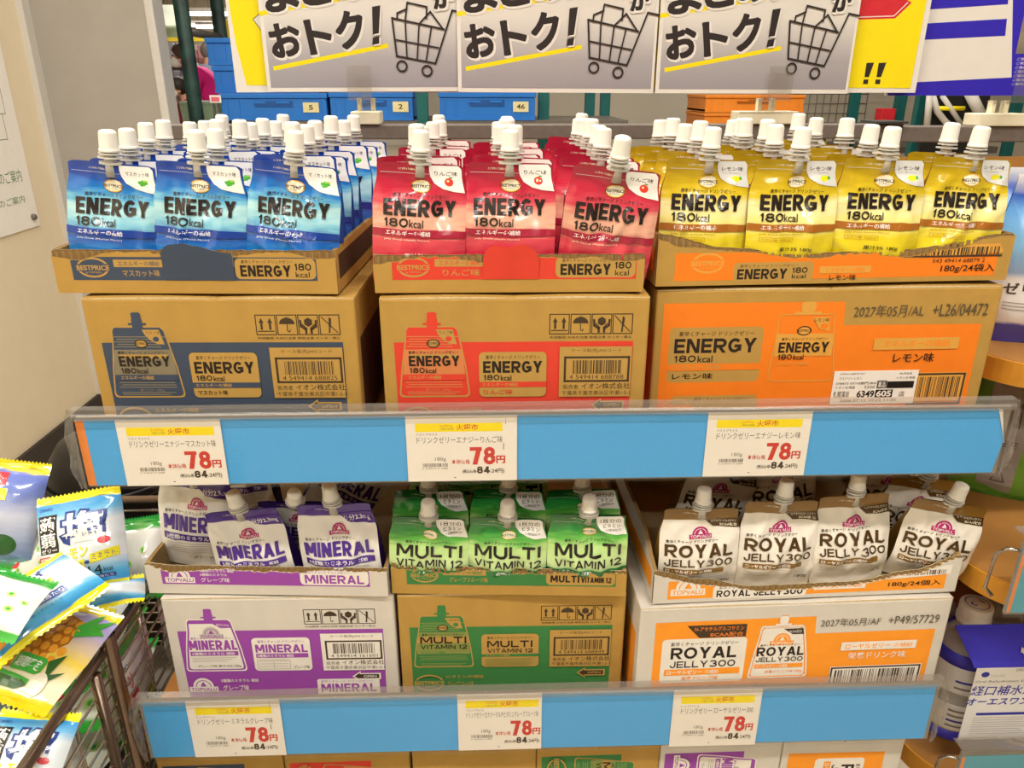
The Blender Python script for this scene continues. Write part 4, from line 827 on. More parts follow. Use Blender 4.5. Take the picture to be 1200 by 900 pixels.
def deal_poster(xl, z0, y, tilt, label, group):
    W, H = 297., 210.; a = Art()
    mb = MB(); mb.grid(12, 1, lambda u, v: (u*.297, -.003*math.sin(math.pi*u), v*.21), PWHT, True); mb.grid(12, 1, lambda u, v: (u*.297, .0006-.003*math.sin(math.pi*u), v*.21), PWHT, True, True)
    def up(l): return [(x, H-y_*.93) for x, y_ in l]
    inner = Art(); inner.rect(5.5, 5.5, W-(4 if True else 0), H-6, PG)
    a.line(up([(3, 115), (190, 147)]), 6, PYEL); a.line(up([(15, 35.5), (182, 68)]), 6, PYEL)
    def big(t, x0, y0, x1, y1, b=.075, rot=8.5):
        y0 *= .93; y1 *= .93
        q_ = b*24
        for m_, e_, o_ in ((PWHT, q_+1.6, 1.8), (PBLK, q_, 0)):
            for ax, ay in ((-1, -1), (1, -1), (1, 1), (-1, 1), (0, -1.2), (0, 1.2), (-1.2, 0), (1.2, 0)): a.text(t, x0+o_+ax*e_*.8+q_*.8, H-y1+o_+ay*e_*.8+q_*.8, x1+o_+ax*e_*.8-q_*.8, H-y0+o_+ay*e_*.8-q_*.8, m_, .012, rot)
    for t, x0, y0, x1, y1 in (('お', 11, 52, 57, 102), ('ト', 66, 57, 103, 108), ('ク', 109, 64, 152, 119), ('ま', 8, 118, 58, 168), ('と', 62, 126, 104, 176), ('め', 108, 134, 152, 184), ('買', 156, 142, 200, 190), ('い', 204, 150, 240, 188)): big(t, x0, y0, x1, y1, .03 if t == '買' else .07)
    big('が', 252, 122, 282, 156, .05); 
    for P_ in ((2, PWHT), (0, PBLK)):
        d, mm = P_; a.poly(up([(165+d, 124-d), (177+d, 126-d), (172.5+d, 86-d), (163.5+d, 84.5-d)]), mm); a.poly(up([(163+d, 80-d), (173+d, 82-d), (172+d, 71-d), (162+d, 69.5-d)]), mm)
    L = lambda pts, w_=2.2, cl=False: a.line(up(pts), w_, PBLK, cl)
    L([(193, 108), (197, 53), (254, 42), (281, 119), (297, 116)], 2.6); L([(193, 108), (268, 92)], 2.6)
    L([(196, 77), (259, 65)]); L([(212, 104), (212, 50)]); L([(232, 100), (227, 47)]); L([(250, 96), (240, 45)])
    L([(212, 104), (216, 130), (244, 124), (243, 108)], 2.4); L([(200, 106), (201, 115), (215, 121)], 2.4); L([(232, 100), (249, 117), (267, 92)], 2.4)
    a.ring(204, H-35.4, 8.4, 8.4, 2.6, PBLK); a.ring(241, H-28.8, 8.4, 8.4, 2.6, PBLK)
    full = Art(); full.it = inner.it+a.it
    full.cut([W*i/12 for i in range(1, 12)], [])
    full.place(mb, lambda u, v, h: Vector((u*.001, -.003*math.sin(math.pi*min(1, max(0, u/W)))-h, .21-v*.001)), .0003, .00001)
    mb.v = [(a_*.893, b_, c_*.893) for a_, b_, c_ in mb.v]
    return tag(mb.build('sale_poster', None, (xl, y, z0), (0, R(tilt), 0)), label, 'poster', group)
deal_poster(-.3535, 1.2862, YP-.006, -.2, 'white sale poster with cart drawing, leftmost of three', 'white sale posters with a cart drawing')
deal_poster(-.0985+.001, 1.2862, YP-.010, .3, 'white sale poster with cart drawing, middle of three', 'white sale posters with a cart drawing')
deal_poster(.1700, 1.2848, YP-.012, .1, 'white sale poster with cart drawing, last of three, over the yellow sheet', 'white sale posters with a cart drawing')
mb = MB(); x0, x1, z0, z1 = -.3985, .533, 1.2855, 1.55
def bend(x): return YP+.004-.010*sstep(.36, .533, x)**2
mb.grid(24, 2, lambda u, v: (x0+(x1-x0)*u, bend(x0+(x1-x0)*u), z0+(z1-z0)*v), PWHT, True); mb.grid(24, 2, lambda u, v: (x0+(x1-x0)*u, bend(x0+(x1-x0)*u)+.0008, z0+(z1-z0)*v), PWHT, True, True)
a = Art(); H = (z1-z0)*1000; W = (x1-x0)*1000
a.poly([(3, 0), (4, H-110), (7, H-60), (15, H-9), (W-8, H-6), (W-5, 0)], PYEL); a.poly([(33, H-90), (46, H-99), (60, H-99), (60, H-70), (44, H-74)], PWHT); a.line([(46, H-99), (33, H-90), (44, H-74)], .8, PBLK)
a.poly([(W-130, H-118), (W-38, H-118), (W-26, H-112), (W-44, H-93), (W-120, H-91)], PRED); a.line([(W-120, H-94), (W-46, H-96), (W-31, H-112)], 1.2, PWHT); a.text('ぐ', W-112, H-38, W-80, H-9, PBLK, .05); 
for k in (0, 1): a.poly([(W-72+16*k, H-38), (W-62+16*k, H-38.5), (W-66+16*k, H-20), (W-72+16*k, H-20)], PBLK); a.rect(W-72.5+16*k, H-17, W-66+16*k, H-11, PBLK)
a.cut([W*i/24 for i in range(1, 24)], []); a.place(mb, lambda u, v, h: Vector((x0+u*.001, bend(x0+u*.001)-h, z1-v*.001)), .0004); tag(mb.build('sale_banner'), 'wide yellow sale banner with white border behind the white posters', 'poster')
mb = MB(); mb.box(.50, .80, YP+.012, YP+.0135, 1.2815, 1.55, PWHT); a = Art(); T = lambda px, py: ((at(px, py, y=YP+.012).x-.50)*1000, (1.55-at(px, py, y=YP+.012).z)*1000)
for pts in (((1040, 112), (1040, 98), (1200, 90), (1260, 112)), ((1075, 47), (1076, 28), (1180, 22), (1178, 42)), ((1075, 12), (1075, -8), (1182, -8), (1181, 5)), ((1185, 110), (1188, -60), (1300, -60), (1300, 110))): a.poly([T(*p) for p in pts], PBLU)
u0, v0 = T(1190, 63); a.rect(u0, v0-95, u0+60, v0, mat('photo_print', '#8d8372', .5, nz=.3, ns=30))
for k in range(7): a.text('ご案内いたします', u0+4, v0+5+k*5.4, u0+50, v0+8.4+k*5.4, PWHT)
a.place(mb, FRONT(.50, YP+.012, 1.55)); tag(mb.build('striped_poster'), 'blue and white striped poster with small print at its edge', 'poster')
CLS = clear_mat('clear_stand', '#f6f5f3', .05, .1, .05); CREAM = mat('stand_base_cream', '#e6dfc4', .5, .4)
for (pxa, pxb, pyb, lbl) in ((411, 445, 146, 'cream magnetic base holding a clear poster clip, beneath the leftmost white poster'), (866, 936, 143, 'cream magnetic base holding a clear poster clip, under the lemon side of the banner'), (1148, 1205, 147, 'cream magnetic base holding a clear poster clip, under the striped poster')):
    pa, pb = at(pxa, pyb, y=.452), at(pxb, pyb, y=.452); zb = 1.2437 if pxa < 1100 else 1.2407; w_ = pb.x-pa.x
    t = thing('poster_stand', lbl, 'sign stand', ((pa.x+pb.x)/2, .475, zb), 0, 'clear poster stands on cream bases')
    MB().box(-w_/2, w_/2, -.02, .02, 0, .017, CREAM, None, .0015).build('base', t); m = MB(); m.box(-.012, -.007, -.006, .006, .017, .034, CREAM); m.box(.007, .012, -.006, .006, .017, .034, CREAM); m.build('prong', t)
    m = MB(); m.box(-.006, .006, -.004, .004, .017, .05, CLS); m.build('stem', t)
    # the clip reaches in front of the paper
    m = MB(); m.box(-.016, .016, -.052, -.0508, .032, .075, CLS); m.box(-.016, .016, -.052, .004, .032, .0334, CLS); m.build('clip', t)
# ---------------------------------------------------------------- racks, crates and people behind
GRN = mat('rack_dark_green', '#1f3a33', .5, .4, nz=.7, ns=14); TEAL = mat('rack_teal', '#0f5a58', .5, .4, nz=.1, ns=25); CRB = mat('crate_blue', '#1f6fc4', .45, .4, nz=.05, ns=20); CRD = mat('crate_blue_shaded', '#174f96', .5, .35); ORG = mat('crate_orange', '#ea8a2a', .5, .4, nz=.05, ns=20)
def rack(label, xs, y, d, shelves, m, loc_x=0, top=2.4, r=.022, tube=False, ybeam=None):
    t = thing('storage_rack', label, 'storage rack', (0, y, 0)); 
    for x, dy in xs:
        p = MB(); p.tube([(x, dy, 0), (x, dy, top)], r, m, 12) if tube else p.box(x-r, x+r, dy-r*.8, dy+r*.8, 0, top, m, None, .003); p.build('post', t)
    for z in shelves:
        p = MB(); a_, b_ = min(x for x, _ in xs), max(x for x, _ in xs); p.box(a_-r, b_+r, 0, d, z-.03, z, STEEL); p.build('rack_shelf', t)
    return t
g1 = at(221, 70, y=2.55).x; g2 = at(256, 20, y=3.0).x
rack('scuffed dark green tube rack at the left behind the shelf', [(g1, 0), (g2, .45)], 2.55, .45, (1.06,), GRN, tube=True, r=.028)
m = MB(); pz = at(230, 37, y=2.6).z; m.tube([(g1, 2.62, pz), (g2, 2.98, pz)], .016, STEEL, 10); tag(m.build('rack_bar'), 'grey cross bar clamped between the dark green rack tubes', 'bar')
rack('teal post rack carrying the blue crates in the middle', [(at(495, 120, y=2.5).x, 0), (at(521, 120, y=2.85).x, .4), (at(637, 120, y=2.6).x, .1), (at(691, 120, y=3).x, .5), (at(709, 120, y=3).x, .5), (-1.02, .5)], 2.5, .5, (1.1655,), TEAL)
rack('teal post rack at the right behind the lemon pouches', [(at(1001, 120, y=3.1).x, 0), (at(1055, 120, y=2.9).x, -.2), (at(1080, 120, y=2.5).x, -.6), (at(1192, 120, y=3).x, -.1), (at(1068, 200, y=3.5).x, .4)], 3.1, .4, (1.02,), TEAL)
def crate(x0, x1, y, z, h, m, md, label, group, num=None, rows=1):
    t = thing('folding_crate', label, 'crate', ((x0+x1)/2, y, z), 0, group); w_ = (x1-x0)/2; d = .34
    b = MB(); b.box(-w_, w_, 0, d, 0, h*.80, m, None, .004); b.box(-w_-.004, w_+.004, -.005, d+.005, h*.80, h-.001, m, None, .003)
    b.box(-w_, w_, -.004, d, 0, .012, m)
    for k in range(-4, 5): b.box(w_*k*.22-.003, w_*k*.22+.003, -.003, .002, h*.1, h*.76, m) if abs(k) > 2 else None
    b.build('crate_body', t)
    g = MB(); g.box(-w_*.36, w_*.36, -.0025, .002, h*.5, h*.72, md); g.build('hand_grip', t)  # grip cutout's shade painted as a darker plate of the crate colour
    for s in (-.34, .1): g = MB(); g.box(w_*(s-.05), w_*(s+.2), -.005, .001, h*.62, h*.70, m); g.build('grip_lip', t)
    if num:
        c = MB(); cx = w_*.70; c.box(cx-.03, cx+.03, -.0035, .001, h*.30, h*.66, mat('number_tag', '#d9cf9e', .6)); Art().text(num, 20-8*len(num), 8, 20+8*len(num), 26, INK['dark'], .02).place(c, FRONT(cx-.02, -.0035, h*.65), .0003); c.build('number_plate', t)
    return t
cg = 'blue folding crates on the back racks'
X = lambda px, y: at(px, 125, y=y).x
crate(X(515, 2.5), X(627, 2.5), 2.5, 1.166, .105, CRB, CRD, 'blue folding crate numbered 46 behind the red apple pouches', cg, '46')
crate(X(387, 2.5), X(484, 2.5), 2.5, 1.166, .105, CRB, CRD, 'blue folding crate with a pale tag, left of the teal post', cg, '2')
crate(X(259, 2.5), X(383, 2.5), 2.5, 1.166, .100, CRB, CRD, 'blue folding crate numbered 5 behind the blue muscat pouches', cg, '5')
crate(X(254, 2.55), X(375, 2.55), 2.56, 1.266, .098, CRB, CRD, 'blue folding crate second up in the left stack', cg)
crate(X(250, 2.55), X(372, 2.55), 2.56, 1.365, .098, CRB, CRD, 'blue folding crate at the top of the left stack', cg)
crate(X(390, 2.55), X(480, 2.55), 2.56, 1.272, .098, CRB, CRD, 'blue folding crate behind the first white poster, second up', cg)
t = thing('roll_shelf', 'low steel shelf carrying the orange crates behind the lemon pouches', 'shelf', (1.18, 3.0, 0)); MB().box(-.36, .36, 0, .45, 1.07, 1.10, STEEL).build('shelf_plate', t)
for sx in (-.33, .33):
    for sy_ in (.04, .41): MB().tube([(sx, sy_, 0), (sx, sy_, 1.07)], .014, STEEL, 8).build('leg', t)
for k in range(2):
    crate(X(828, 3), X(944, 3), 3.02, 1.101+.078*k, .076, ORG, mat('crate_orange_shaded', '#a85a14', .5), 'orange crate in the stack behind the lemon pouches, %s' % ('lower one', 'upper one')[k], 'orange crates in one stack')
# wire roll cart
t = thing('wire_cart', 'grey wire mesh roll cart right of the orange crates', 'cart', (at(968, 130, y=3.75).x, 3.75, 0)); m = MB()
for k in range(12): m.tube([(-.22+.04*k, 0, .2), (-.22+.04*k, 0, 1.7)], .003, STEEL, 6)
for k in range(30): m.tube([(-.22, 0, .2+.05*k), (.22, 0, .2+.05*k)], .003, STEEL, 6)
m.build('mesh_panel', t); MB().box(-.24, .24, 0, .4, .14, .2, STEEL).build('deck', t)
for sx in (-.2, .2):
    for yy in (.03, .37): m = MB(); m.lathe([(.0, -.02), (.065, -.02), (.07, 0), (.065, .02), (.0, .02)], DARKM, 16, Matrix.Translation((sx, yy, .07)) @ Matrix.Rotation(R(90), 4, 'Y')); m.build('wheel', t)
pr_ = at(1040, 141, y=2.85); t = thing('red_box', 'small red box with a white corner standing on the rack', 'box', (pr_.x, 2.85, 1.13)); MB().box(-.032, .032, 0, .06, 0, .07, PRED, None, .003).build('box_body', t); MB().box(-.006, .03, -.001, .001, .0, .018, PWHT).build('white_label', t)
m = MB(); m.box(at(1003, 141, y=2.8).x, at(1062, 141, y=2.8).x, 2.8, 3.2, 1.10, 1.128, STEEL); tag(m.build('steel_tray'), 'grey steel tray under the small red box', 'tray')
# folding trolley leaning behind
t = thing('hand_trolley', 'grey tube trolley with black panel leaning behind the striped poster', 'trolley', (at(1120, 130, y=2.3).x, 2.3, 0)); m = MB(); q = lambda px, py: at(px, py, y=2.3)-t.location
A_ = [q(1081, 150), q(1090, 113)]; m.box(q(1093, 120).x, q(1165, 120).x, .03, .05, 1.0, 1.45, mat('black_panel', '#1f1c1a', .5)); m.build('panel', t)
for pts, r_ in (([q(1086, 150), q(1090, 108)], .012), ([q(1093, 112), q(1098, 130), q(1108, 143), q(1120, 152)], .011), ([q(1104, 112), q(1128, 148)], .009), ([q(1136, 108), q(1152, 140)], .02)):
    m = MB(); m.tube(pts, r_, LGREY, 10); m.build('tube', t)
m = MB(); m.tube([q(1100, 127), q(1130, 127)], .008, PYEL, 8); m.build('grip', t)
m = MB(); m.box(-.1, .1, -.05, .2, .02, .05, LGREY); m.build('toe_plate', t)
# pale green tub and pink tag by the green tube
pz = at(228, 143, y=2.62); t = thing('pale_green_box', 'pale green paper box by the dark green tube', 'box', (pz.x-.02, 2.72, 1.062)); MB().prism([(-.055, 0), (.055, 0), (.068, .168), (-.068, .168)], 0, .15, mat('pale_green', '#bcd6b4', .6), None, 'y').build('box_body', t); MB().box(-.066, .066, -.004, .154, .160, .170, mat('pale_green_rim', '#cfe3c6', .6)).build('rim', t)
pz = at(256, 114, y=2.53); t = thing('tag_holder', 'white framed pink tag clipped beside the crate numbered 5', 'tag', (pz.x, 2.49, pz.z-.02)); MB().box(-.022, .022, 0, .004, 0, .028, PWHT, None, .002).build('frame', t); MB().box(-.015, .015, -.001, .001, .006, .021, mat('tag_pink', '#d8617a', .6)).build('pink_slip', t)
MB().tube([(0, .002, 0), (0, .002, -(pz.z-.02)+1.0)], .004, STEEL, 8).build('stem', t)
# far shopfront: shelf of goods, hanging signs
ff = thing('goods_shelf', 'white shop shelf full of blurred goods beyond the far aisle', 'shelf', (at(225, 95, y=13).x-.4, 13, 0)); MB().box(-1.2, 1.8, 0, .06, 0, 1.9, PWHT).build('back_panel', ff)
rr = random.Random(3); cols = ['#c9a5a0', '#a9a7b8', '#cfc6b2', '#b8b3a4', '#c58d92', '#9fb0a2', '#d8d2c4']
for z in (.4, .8, 1.2, 1.6):
    MB().box(-1.2, 1.8, -.35, 0, z-.03, z, PWHT).build('shelf_plate', ff); x = -1.15
    while x < 1.7: w_ = rr.uniform(.08, .2); h_ = rr.uniform(.2, .34); MB().box(x, x+w_-.01, -.3, -.05, z, z+h_, mat('goods'+str(rr.randrange(7)), rr.choice(cols), .6), None, .006).build('packet', ff); x += w_
for (px, py, w_, h_, y, c, lbl) in ((222, 45, 1.15, .08, 12, '#efd23a', 'long yellow hanging aisle sign in the far shop'), (202, 18, .36, .26, 11, '#b9bfae', 'grey green hanging board in the far shop'), (204, 37, .5, .15, 11.5, '#b4c9a4', 'green and white hanging board below the grey green one'), (264, 38, .14, .26, 9, '#e8c51e', 'yellow upright sign beside the green tube')):
    p = at(px, py, y=y); t = thing('hanging_sign', lbl, 'sign', (p.x, y, p.z)); MB().box(-w_/2, w_/2, 0, .03, -h_/2, h_/2, mat('sign_'+c[1:], c, .6, nz=.12, ns=5), None, .005).build('sign_board', t)
    for s in (-.4, .4): MB().tube([(w_*s, .015, h_/2), (w_*s, .015, 3-p.z)], .006, STEEL, 6).build('hanger', t)
for px, py, y in ((252, 14, 12), (226, 13, 13.5), (222, 28, 15.5), (258, 30, 15.5)):
    p = at(px, py, y=y); t = thing('ceiling_light', 'bright hanging strip light over the far aisle', 'ceiling light', (p.x, y, p.z), 0, 'hanging strip lights over the far aisle')
    MB().box(-.45, .45, -.06, .06, 0, .05, LGREY).build('housing', t); MB().box(-.44, .44, -.055, .055, -.05, .001, mat('lamp_diffuser', '#fff6e8', .5, .2, emit=6), None, .01).build('diffuser', t)
    for s in (-.4, .4): MB().tube([(s, 0, .05), (s, 0, 3-p.z)], .006, STEEL, 6).build('hanger', t)
# people
SKIN = mat('skin', '#c9977a', .6, .3); HAIRD = mat('hair_dark', '#2a201c', .6, .3, nz=.2, ns=60); PINK = mat('cloth_pink', '#d4247f', .8, .2, nz=.05); BLUEG = mat('cloth_blue_grey', '#8f95ad', .8, .2); MASK = mat('face_mask', '#e9e6e2', .8, .2); TROUS = mat('cloth_dark', '#35322f', .8, .2); MAROON = mat('cloth_maroon', '#8a3a44', .8, .2)
def person(loc, face, lean, top, hair, label, mask=True, scale=1.0, long_hair=False):
    """standing figure, facing angle in degrees (0 = towards -y), bent forward at the hip by lean degrees"""
    t = thing('person', label, 'person', loc, R(face)); t.scale = (scale,)*3
    L = R(lean); hip = Vector((0, 0, .92)); U = Vector((0, -math.sin(L), math.cos(L))); F = Vector((0, -math.cos(L), -math.sin(L)))
    chest = hip+U*.36; neck = hip+U*.53; headc = neck+U*.13+Vector((0, -.05, 0))
    def skinmesh(name, V, E_, m):
        me = bpy.data.meshes.new(name); me.from_pydata([v[0] for v in V], E_, []); o = bpy.data.objects.new(name, me); col.objects.link(o); o.parent = t
        md = o.modifiers.new('skin', 'SKIN'); md.use_smooth_shade = True; o.modifiers.new('sub', 'SUBSURF').levels = 1; o.modifiers['sub'].render_levels = 2
        for i, v in enumerate(V): r_ = v[1]; me.skin_vertices[0].data[i].radius = r_ if isinstance(r_, tuple) else (r_, r_)
        me.skin_vertices[0].data[0].use_root = True; me.materials.append(m); return o
    V = [(hip, (.15, .11)), (hip+U*.18, (.14, .10)), (chest, (.17, .11)), (neck-U*.03, (.07, .06)), (neck+U*.05, .05), (headc, (.075, .09)), (headc+U*.08, (.065, .075))]; E_ = [(i, i+1) for i in range(6)]
    for s in (-1, 1):
        b = len(V); sh = chest+U*.12+Vector((s*.17, 0, 0)); el = sh+Vector((s*.05, -.06, -.27)); wr = el+Vector((-s*.02, -.18, -.12))
        V += [(sh, .055), (el, .042), (wr, .03), (wr+Vector((0, -.07, -.03)), .035)]; E_ += [(2, b), (b, b+1), (b+1, b+2), (b+2, b+3)]
        b = len(V); hj = hip+Vector((s*.09, 0, -.06)); kn = Vector((s*.10, -.04, .5)); an = Vector((s*.10, .02, .08)); V += [(hj, .085), (kn, .06), (an, .04), (Vector((s*.10, -.13, .04)), .04)]; E_ += [(0, b), (b, b+1), (b+1, b+2), (b+2, b+3)]
        for f in range(5):
            c = len(V); d = Vector(((f-2)*.014, -.035, -.01)); V += [(wr+Vector((0, -.08, -.03))+d*.6, .009), (wr+Vector((0, -.115, -.05))+d, .008)]; E_ += [(b-1, c), (c, c+1)]
    skinmesh('body', V, E_, SKIN)
    cv = [(hip-U*.08, (.19, .15)), (hip+U*.18, (.19, .15)), (chest, (.215, .16)), (neck-U*.06, (.11, .10))]; ce = [(0, 1), (1, 2), (2, 3)]
    for s in (-1, 1):
        b = len(cv); sh = chest+U*.12+Vector((s*.17, 0, 0)); el = sh+Vector((s*.05, -.06, -.27)); cv += [(sh, .095), (el, .075)]; ce += [(2, b), (b, b+1)]
    skinmesh('shirt', cv, ce, top)
    tv = [(hip-U*.02, (.155, .118))]; te = []
    for s in (-1, 1): b = len(tv); tv += [(hip+Vector((s*.09, 0, -.08)), .1), (Vector((s*.10, -.04, .5)), .075), (Vector((s*.10, .02, .1)), .06)]; te += [(0, b), (b, b+1), (b+1, b+2)]
    skinmesh('trousers', tv, te, TROUS)
    def blob(name, c, r_, m, cut=None):
        bm = bmesh.new(); bmesh.ops.create_uvsphere(bm, u_segments=18, v_segments=12, radius=1)
        for v in bm.verts:
            v.co = Vector((v.co.x*r_[0], v.co.y*r_[1], v.co.z*r_[2]))
        if cut: bmesh.ops.bisect_plane(bm, geom=bm.verts[:]+bm.edges[:]+bm.faces[:], plane_co=cut[0], plane_no=cut[1], clear_outer=True)
        me = bpy.data.meshes.new(name); bm.to_mesh(me); bm.free(); me.materials.append(m); [setattr(p, 'use_smooth', True) for p in me.polygons]
        o = bpy.data.objects.new(name, me); col.objects.link(o); o.parent = t; o.location = c; return o
    blob('hair', headc+Vector((0, .015, .035)), (.105, .118, .12), hair, (Vector((0, -.055, -.02)), Vector((0, -.75, -.66))))
    blob('nose', headc+Vector((0, -.10, -.01)), (.014, .02, .022), SKIN)
    for s in (-1, 1): blob('ear', headc+Vector((s*.082, .0, -.01)), (.012, .024, .034), SKIN); blob('eye', headc+Vector((s*.034, -.086, .02)), (.012, .008, .008), HAIRD)
    if mask: blob('face_mask', headc+Vector((0, -.06, -.045)), (.066, .062, .052), MASK)
    else: blob('mouth', headc+Vector((0, -.088, -.055)), (.026, .008, .008), MAROON)
    return t
pa = at(216, 76, y=9.0); person((pa.x+.43, 9, 0), -80, 32, PINK, mat('hair_brown', '#4a332a', .6, nz=.2), 'person in a pink top and white mask bending forward in the far aisle', scale=1.07)
pb = at(212, 100, y=8.0); person((pb.x+.12, 8.0, -.0), -60, 12, MAROON, HAIRD, 'person with black tied hair and white mask, in front of the pink top', scale=.80)
pc = at(240, 52, y=12); person((pc.x, 12, 0), 170, 4, BLUEG, mat('hair_grey', '#6d6662', .6), 'person in a blue grey top standing far behind', scale=1.10)
# ---------------------------------------------------------------- wire bin of jelly bags at the left
CHR = mat('bin_bronze_chrome', '#7d6a5c', .22, .6, metal=.85, nz=.08, ns=40)
WIRE = mat('bin_wire_chrome', '#c4b6a6', .18, .6, metal=.9)
t = thing('wire_bin', 'bronze chrome wire bin full of jelly bags left of the shelves', 'wire basket', (0, 0, 0)); BX0, BX1, BY0, BY1, BZ0, BZ1 = -.93, -.482, -.46, .34, .455, .722
m = MB(); m.tube([(BX1, BY0, BZ1), (BX1, BY1, BZ1), (BX0, BY1, BZ1), (BX0, BY0, BZ1)], .0068, CHR, 12, None, True); m.build('top_rail', t)
for x, y, h_ in ((BX1, .012, .742), (BX1, BY0, .74), (BX1, BY1, .74), (BX0, BY0, .74), (BX0, BY1, .74)): m = MB(); m.tube([(x+.006, y, 0), (x+.006, y, h_)], .0085, CHR, 14, None, False, True); m.tube([(x+.006, y, h_-.05), (x+.006, y, h_-.001)], .0066, DARKM, 12); m.build('post', t)
m = MB(); m.tube([(BX1+.004, -.02, BZ1-.006), (BX1+.004, -.02, .1)], .006, CHR, 10); m.build('post', t)
m = MB()
for k in range(14): z = BZ1-.0185*(k+1); m.tube([(BX1, BY0, z), (BX1, BY1, z)], .0018, WIRE, 6)
for k in range(21): y = BY0+.04*k; m.tube([(BX1-.003, y, BZ0), (BX1-.003, y, BZ1)], .0018, WIRE, 6) if k % 2 == 0 else None
m.build('side_wires', t)
m = MB()
for y in (BY0, BY1):
    for k in range(14): z = BZ1-.0185*(k+1); m.tube([(BX0, y, z), (BX1, y, z)], .0018, WIRE, 6)
for k in range(14): z = BZ1-.0185*(k+1); m.tube([(BX0, BY0, z), (BX0, BY1, z)], .0018, WIRE, 6)
m.build('end_wires', t)
m = MB(); m.box(BX0, BX1, BY0, BY1, BZ0-.006, BZ0, STEEL); m.build('bin_floor', t)
BG = dict(
    lemon=film_mat('bag_lemon', [(0, '#efe21a'), (.075, '#efe21a'), (.085, '#2f8fd0'), (.2, '#57b2e0'), (.34, '#e6eef2'), (.7, '#dfe9f0'), (.82, '#6fb7e4'), (.90, '#3f97d6'), (.94, '#3f97d6'), (.945, '#f0e620'), (1, '#f0e620')], wob=.03),
    pine=film_mat('bag_pineapple', [(0, '#f0cf1a'), (.085, '#f0cf1a'), (.095, '#e9e0c2'), (.25, '#efe5c4'), (.45, '#f2d34a'), (.75, '#b6aede'), (.93, '#a9a3da'), (.94, '#f0d61a'), (1, '#f0d61a')], wob=.04),
    green=film_mat('bag_green', [(0, '#37a83c'), (.08, '#37a83c'), (.10, '#e9ece0'), (.84, '#eef0ea'), (.88, '#2da33a'), (1, '#249a36')], wob=.03),
    violet=film_mat('bag_violet', [(0, '#3fa03a'), (.12, '#6f86b4'), (.5, '#cfd3e4'), (.7, '#7c8fd4'), (.9, '#6d7fd0'), (.94, '#f0e21e'), (1, '#f0e21e')], wob=.05))
B_ = {k: mat('bag_ink_'+k, c, .3, .5, nz=.03, coat=.3) for k, c in dict(navy='#23408f', white='#f4f4f2', yellow='#f0e524', olive='#c9cf1e', black='#262223', red='#d7303a', green='#43a93c', dgreen='#2c5d2a', orange='#e79a28', dorange='#b86d16', cyan='#2f93cc', lime='#b9d878', cream='#f1e8d2', mustard='#c7c41c').items()}
BU, BV = 16, 20
